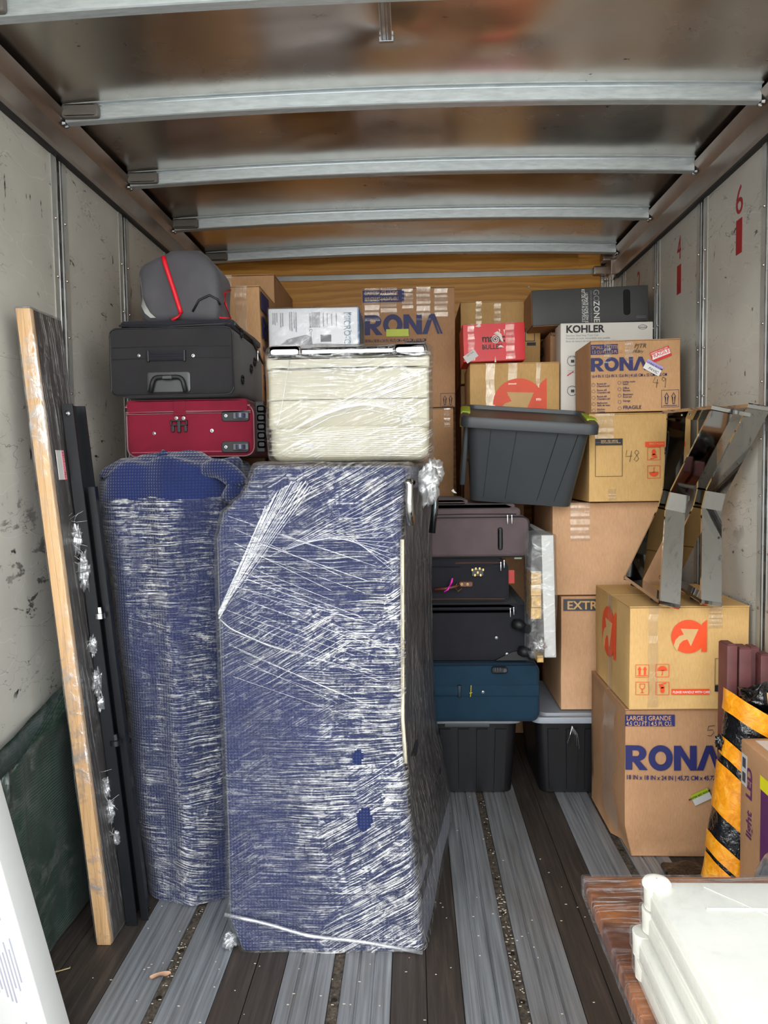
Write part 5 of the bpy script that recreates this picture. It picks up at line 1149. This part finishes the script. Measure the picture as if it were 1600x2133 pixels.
fprint(T, oneach(strokes([[(.7, 1), (.1, .95), (.0, .55), (.5, .6), (.6, .3), (.3, .0), (0, .05)]], P_(1476, 1535), .038, .001)), PEN, 'handwriting')
st = T.part('sticker', shapemd([rectp(-.034, -.021, .034, .021)], P_(1461, 1660, 1), rot=R(26)), WHITE, label='white MASTER BED ROOM sticker'); T.part('sticker_band', shapemd([rectp(-.034, .004, .034, .021)], P_(1461, 1660, 2), rot=R(26)), P_LIME, parent=st); T.part('sticker_text', textmd('MASTER BED ROOM', P_(1458, 1658, 3), .0095, rot=R(26), bold=.03, align='CENTER'), INK_K, parent=st)
V = []
tape(T, ([Vector((x0 - .012 - .009 * math.sin(PI * k / 12), 2.86 + .03 * math.sin(k), .56 - .04 * k)) for k in range(13)], [Vector((x0 - .012 - .009 * math.sin(PI * k / 12), 3.05 + .02 * math.sin(k * 2), .56 - .04 * k)) for k in range(13)]))

# chrome table bases
def loopleg(T, O, eu, ev, ew, w_, prof, th, wtop):
    """closed hourglass frame made of flat chrome bars"""
    n = len(prof); C = Vector((.25, .345))
    P3 = lambda u, v, w__: O + eu * u + ev * v + ew * w__
    names = {0: 'lower_bar', 1: 'waist_bar', 2: 'upper_bar', 3: 'top_plate', 4: 'upper_bar', 5: 'waist_bar', 6: 'lower_bar', 7: 'base_bar'}
    for i in range(n):
        a = Vector(prof[i]); b = Vector(prof[(i + 1) % n]); d = (b - a).normalized(); nn = Vector((-d.y, d.x)); mid = (a + b) / 2
        if i == 3: 
            a = a - d * .02; b = b + d * .02; w0, w1 = -.012, wtop
        else: w0, w1 = 0, w_
        q = [a + nn * th * 0, b + nn * th * 0, b + nn * th, a + nn * th]
        if (C - mid).dot(nn) < 0: q = [a, b, b - nn * th, a - nn * th]
        V = [P3(k.x, k.y, w0) for k in q] + [P3(k.x, k.y, w1) for k in q]
        T.part(names[i], (V, [(0, 1, 2, 3), (7, 6, 5, 4), (0, 4, 5, 1), (1, 5, 6, 2), (2, 6, 7, 3), (3, 7, 4, 0)]), CHROME)
prof = [(0, 0), (.20, .325), (.20, .39), (0, .70), (.50, .70), (.30, .39), (.30, .325), (.50, 0)]
for k, (bx, tx, lab) in enumerate(((.862, 1.005, 'polished chrome hourglass table base nearer the moving boxes'), (1.010, 1.128, 'polished chrome hourglass table base beside the right wall'))):
    O = Vector((bx, 2.70 + .012 * k, .976)); TT = Vector((tx, 2.62 + .012 * k, 1.64))
    T = Thing('hourglass_table_base', lab, 'table base', O + Vector((0, .2, -.02)), group='chrome table bases on the orange-logo box')
    eu = Vector((.02, 1, 0.04)).normalized(); ev = (TT - O).normalized(); ew = eu.cross(ev).normalized()
    if ew.x < 0: ew = -ew
    loopleg(T, O, eu, ev, ew, .072, prof, .012, .118 if k == 0 else .085)
    T.part('foot_pad', cyl(O + eu * .16 + ew * .036 - ev * .016, O + eu * .16 + ew * .036, .018, .018, 16), RUBBER, 40)
    T.part('foot_pad', cyl(O + eu * .44 + ew * .036 - ev * .016, O + eu * .44 + ew * .036, .018, .018, 16), RUBBER, 40)
    for u_ in (.1, .2, .3, .4): T.part('top_screw', cyl(O + eu * u_ + ev * .6995 + ew * .03, O + eu * u_ + ev * .685 + ew * .03, .005, .004, 8), SILVER)

# things by the right wall, near
MAR = plain('maroon_painted_wood', (96, 52, 52), .55, var=.25, vs=14, bs=30, bstr=.3)
for k, (u0, u1, dy, vt, lab) in enumerate(((1514, 1538, .0, 1345, 'narrow maroon wooden bar, left one of the bundle behind the striped bag'), (1539, 1568, .012, 1352, 'maroon wooden bar, the second from the left behind the striped bag'), (1562, 1584, .07, 1350, 'short maroon wooden bar set back, third in the bundle behind the striped bag'), (1584, 1612, .03, 1366, 'maroon wooden bar at the picture edge, nearest the right wall'))):
    Y = 2.55 + dy; a = px(u0, 1460, Y); b = px(u1, vt, Y)
    T = Thing('wooden_bar', lab, 'wooden bar', ((a.x + b.x) / 2, Y + .04, 0), group='maroon wooden bars')
    T.part('bar_core', box(a.x, b.x - .0015, Y, Y + .075 - dy * .3, 0, b.z, .003), MAR, True)
    T.part('bar_cap', box(a.x + .004, b.x - .006, Y + .006, Y + .07 - dy * .3, b.z - .001, b.z + .003, .001), MAR)
# striped tube bag
BAGB = plain('black_bin_bag', (16, 16, 18), .18, spec=.7, bs=16, bstr=.9, bd=.02)
N = NT('amber_tape'); p = N.p; g = N.noise(N.map((1, 1, 1)), 24, 6, .7, .8); N.l(N.ramp(g, [(.3, lin((206, 118, 10))), (.55, lin((240, 156, 24))), (.8, lin((250, 206, 110)))]), p.inputs['Base Color']); p.inputs['Roughness'].default_value = .3; N.l(N.bump(g, .6, .006), p.inputs['Normal']); AMB = N.m
T = Thing('wrapped_roll', 'leaning roll in black plastic wound with amber tape at the right', 'roll', (1.0, 2.45, 0))
A0 = Vector((1.000, 2.45, .03)); A1 = Vector((1.074, 2.44, .70)); rad = .080
def axp(t): return A0.lerp(A1, t)
ax_ = (A1 - A0).normalized(); sx_ = ax_.cross(Vector((0, 1, 0))).normalized(); fy_ = sx_.cross(ax_).normalized()
if fy_.y > 0: fy_ = -fy_
if sx_.x < 0: sx_ = -sx_
def rollsurf(t0, t1, th0, th1, off, nt_=40, na=24, dslope=0, taper=None):
    V = []; Fc = []
    for i in range(nt_ + 1):
        for j in range(na + 1):
            th = th0 + (th1 - th0) * j / na; t = t0 + (t1 - t0) * i / nt_ + dslope * math.sin(th) 
            r_ = (rad + off) * (1 + .07 * noise.noise(Vector((th * 1.5, t * 7, 1)))) * (taper(t) if taper else 1)
            c_ = axp(t); q = c_ + sx_ * r_ * math.sin(th) + fy_ * r_ * math.cos(th); q.x = min(q.x, 1.222); V.append(q)
    m_ = na + 1
    for i in range(nt_):
        for j in range(na): Fc.append((i * m_ + j, i * m_ + j + 1, (i + 1) * m_ + j + 1, (i + 1) * m_ + j))
    return V, Fc
T.part('black_plastic', rollsurf(0, 1.0, -PI, PI, 0, 60, 48, taper=lambda t: 1 if t > .06 else .8 + t * 3.3), BAGB, True, label='black plastic')
for t, wdt in ((.045, .13), (.195, .085), (.40, .13), (.53, .095), (.665, .085)):
    T.part('tape_band', rollsurf(t, t + wdt, -PI * .62, PI * .62, .003, 8, 40, dslope=-.085), AMB, True, label='amber tape band')
T.part('top_band', rollsurf(.90, 1.0, -PI * .62, PI * .62, .008, 8, 40, dslope=-.06), AMB, True, label='amber tape band')
T.part('top_film', crumple(axp(1.03) + Vector((.02, -.01, .0)), .065, 3.3, zz=.75), BAGB, True)
T.part('side_film', crumple(axp(.80) - sx_ * .085, .018, 6.1, zz=1.5), BAGB, True)
T.part('tail_tape', tube([axp(1.06) + Vector((.012, -.075, .02)), axp(1.02) + Vector((.02, -.088, .0)), axp(.97) + Vector((.028, -.092, .0))], [.008, .012, .013], 8), plain('amber_tail', (244, 190, 130), .35), True)
T.part('black_skirt', rgrid(.88, 1.03, 2.54, 2.74, .001, .030, .014, .02, fd(.01, 20)), BAGB, True)
# brown and purple carton
T = Thing('purple_carton', 'brown carton with purple print and yellow sticker by the right wall', 'box', (1.12, 2.2, 0))
xl = .998
T.part('carton_body', rgrid(xl, 1.222, 1.98, 2.345, .0, .625, .005, .05), CARD_D, 50)
PUR = plain('purple_print', (88, 40, 92), .45)
def pf(y, z, k=0): return Vector((xl - .0012 - k * .0005, y, z))
def lface(y0_, y1_, z0_, z1_, k=0): return box(xl - .0015 - k * .0005, xl - .0005 - k * .0005, y0_, y1_, z0_, z1_)
T.part('purple_panel', lface(1.99, 2.205, .12, .535), PUR, label='purple printed area')
T.part('yellow_sticker', lface(2.11, 2.21, .525, .565, 1), plain('yellow_sticker', (222, 214, 30), .5), label='yellow sticker')
T.part('yellow_sticker_mark', lface(2.125, 2.135, .535, .557, 2), INK_K)
T.part('white_sticker', lface(2.297, 2.335, .49, .585, 1), WHITE, label='white label with printed squares')
T.part('white_sticker_mark', join(lface(2.305, 2.327, .545, .575, 2), lface(2.305, 2.327, .50, .53, 2)), INK_D)
T.part('printed_text', textmd('LED', pf(2.265, .46), .055, 'left', PI / 2, 1., .03), PUR)
T.part('printed_text', textmd('light', pf(2.265, .34), .05, 'left', PI / 2, 1., .02), PUR)
T.part('address_label', box(1.03, 1.20, 2.0, 2.32, .6252, .6262), WHITE, label='white address label on top')
T.part('address_lines', join(*[box(1.05 + .014 * k, 1.054 + .014 * k, 2.05, 2.22 + .05 * (k % 2), .6263, .6267) for k in range(9)]), INK_D)
# round wrapped bundle
T = Thing('wrapped_stool', 'round dark padded item in cloudy film at the right edge behind the white shelves', 'bundle', (.945, 1.89, 0))
V = []; Fc = []; prof_ = [(.0, .085), (.15, .088), (.36, .09), (.42, .088), (.46, .07), (.48, .04), (.485, .002)]; n = 40
for z, r_ in prof_: V += [Vector((.945 + r_ * math.cos(2 * PI * j / n), 1.89 + r_ * math.sin(2 * PI * j / n), z)) for j in range(n)]
stf = (V, [(i * n + j, i * n + (j + 1) % n, (i + 1) * n + (j + 1) % n, (i + 1) * n + j) for i in range(len(prof_) - 1) for j in range(n)])
T.part('padded_core', stf, plain('navy_vinyl', (30, 34, 48), .4), True)
T.part('cloudy_film', ([Vector((.945 + (v.x - .945) * 1.07, 1.89 + (v.y - 1.89) * 1.07, v.z * 1.012 + .001)) for v in V], stf[1]), film('film_cloudy', dens=.4, haze=.3, zs=30), True, label='cloudy film')

# wooden table top with white shelves
N = NT('walnut_grain'); p = N.p
g = N.noise(N.map((3, 14, 1), (0, 0, R(8))), 1.6, 6, .6, 1.2); g2 = N.noise(N.map((1.5, 5, 1), (0, 0, R(60))), 1.5, 4, .5, .8)
N.l(N.mix(.5, N.ramp(g, [(.35, lin((58, 28, 18))), (.5, lin((112, 62, 38))), (.65, lin((190, 122, 70)))]), N.ramp(g2, [(.40, lin((64, 32, 22))), (.60, lin((176, 104, 48)))])), p.inputs['Base Color']); p.inputs['Roughness'].default_value = .3; WAL = N.m
T = Thing('table', 'wooden table with a figured brown top in clear film, under the white shelves', 'table', (.80, 1.35, 0))
a = pz(1215, 1823, .57)
x0, y1 = a.x, a.y; x1, y0 = 1.20, .82
T.part('tabletop', box(x0, x1, y0, y1, .532, .568, .003), WAL)
for x_, y_ in ((x0 + .12, y0 + .1), (x1 - .1, y0 + .1), (x0 + .12, y1 - .12), (x1 - .1, y1 - .12)): T.part('leg', box(x_ - .02, x_ + .02, y_ - .02, y_ + .02, 0, .533, .003), WAL)
T.part('stretch_film', rgrid(x0 - .006, x1 + .004, y0 - .004, y1 + .004, .526, .572, .006, .02, fd(.002, 20)), film('film_flat', ang=0, ang2=0, rx=R(90), dens=.3, haze=.02, zs=140, rough=.2, sx=5, fres=.2), True, label='clear stretch film')
def shelf(dx, z, last=False, lab=''):
    T = Thing('plastic_shelf', lab, 'shelf', (.80 + dx, 1.03, z), group='white stacked plastic shelves')
    xa, xb, ya, yb = .400 + dx, 1.17 + dx, .75, 1.318
    T.part('deck', rgrid(xa, xb, ya, yb, z + .010, z + .040, .006, .1), P_WHT, 50)
    T.part('rim', join(box(xa - .004, xa + .010, ya + .03, yb - .03, z, z + .030, .003), box(xa + .03, xb - .03, yb - .010, yb + .004, z, z + .030, .003)), P_WHT, True)
    for x_, y_ in ((xa + .012, yb - .012), (xa + .012, ya + .012), (xb - .012, yb - .012)):
        T.part('corner_socket', cyl((x_, y_, z - .0), (x_, y_, z + .0405), .020, .0215, 28), P_WHT, 40)
    if last:
        for x_, y_ in ((xa + .012, yb - .012),):
            V = []; prof_ = [(.039, .0240), (.044, .0245), (.049, .021), (.051, .012), (.052, .001)]; n = 28
            for zz, r_ in prof_: V += [Vector((x_ + r_ * math.cos(2 * PI * j / n), y_ + r_ * math.sin(2 * PI * j / n), z + zz)) for j in range(n)]
            T.part('corner_cap', (V, [(i * n + j, i * n + (j + 1) % n, (i + 1) * n + (j + 1) % n, (i + 1) * n + j) for i in range(len(prof_) - 1) for j in range(n)]), P_WHT, True)
        T.part('deck_ridge', join(tube(arcpts([(xa + .07, yb - .085, z + .0405), (xa + .20, yb - .085, z + .0405), (xa + .225, yb - .065, z + .0405)], .02, 4, False), .0025, 6), tube([(xa + .26, yb - .065, z + .0405), (xa + .29, yb - .09, z + .0405), (xb - .06, yb - .09, z + .0405)], .0025, 6)), P_WHT, True)
        T.part('deck_panel_line', join(*[tube([(xa + .09 + k, yb - .02, z + .0405), (xa + .52 + k, ya + .05, z + .0405)], .0011, 4) for k in (.0, .22)]), plain('faint_line', (206, 202, 190), .5))
    T.part('film_cover', rgrid(xa - .010, xb + .004, ya - .004, yb + .010, z + .004, z + .0412, .005, .05), film('film_faint', dens=.08, haze=.02, zs=12, rough=.2) if 'film_faint' not in bpy.data.materials else bpy.data.materials['film_faint'], True)
for k, (dx_, z_, lab) in enumerate(((-.012, .574, 'lowest white plastic shelf of the stack, resting on the film-wrapped table'), (-.016, .616, 'white plastic shelf second from the bottom, jutting out at the left'), (.000, .658, 'white plastic shelf second from the top of the stack'), (.003, .700, 'topmost white plastic shelf with a rounded corner cap'))):
    shelf(dx_, z_, k == 3, lab)

# litter on the floor
T = Thing('dry_leaf', 'curled tan dry leaf lying in the floor channel at the front left', 'leaf', tuple(pz(334, 2034, .004)))
c = pz(334, 2034, .002); V = []; 
for i in range(9):
    t = i / 8 - .5; wdt = .011 * math.sqrt(max(.02, 1 - (2 * t) ** 2)); V += [c + Vector((t * .055, -wdt + t * .02, .006 + .004 * math.cos(t * 8))), c + Vector((t * .055, t * .02, .002)), c + Vector((t * .055, wdt + t * .02, .007))]
T.part('blade', (V + [v - Vector((0, 0, .0008)) for v in V], [(3 * i + j, 3 * i + j + 1, 3 * i + j + 4, 3 * i + j + 3) for i in range(8) for j in range(2)] + [(27 + 3 * i + j, 27 + 3 * i + j + 3, 27 + 3 * i + j + 4, 27 + 3 * i + j + 1) for i in range(8) for j in range(2)]), plain('tan_leaf', (182, 142, 112), .7), True)
a = pz(112, 2026, .003); b = pz(146, 2016, .003)
T = Thing('cable_tie', 'pale bent tie lying on the dark plank at the near left', 'tie', tuple(a))
T.part('band', tube([a + Vector((.006, .008, 0)), a, b, b + Vector((-.003, .006, 0))], .0017, 6), plain('pale_tie', (196, 172, 128), .5), True)
bits = []
for i in range(260):
    x = random.uniform(-.95, .6); y = random.choice([random.uniform(1.9, 2.6), random.uniform(1.9, 3.4)])
    if random.random() < .5: x = random.choice([-.726, .285, .285]) + random.uniform(-.012, .012)
    L_ = random.uniform(.001, .004); bits.append(box(x - L_, x + L_, y - .001, y + .001, .0, .0012) if x not in () else None)
T = Thing('floor_debris', 'tiny pale crumbs scattered over the truck floor', 'debris', (0, 2.3, 0), kind='stuff')
T.part('crumbs', join(*bits), plain('crumb', (190, 180, 160), .8), kind='stuff')
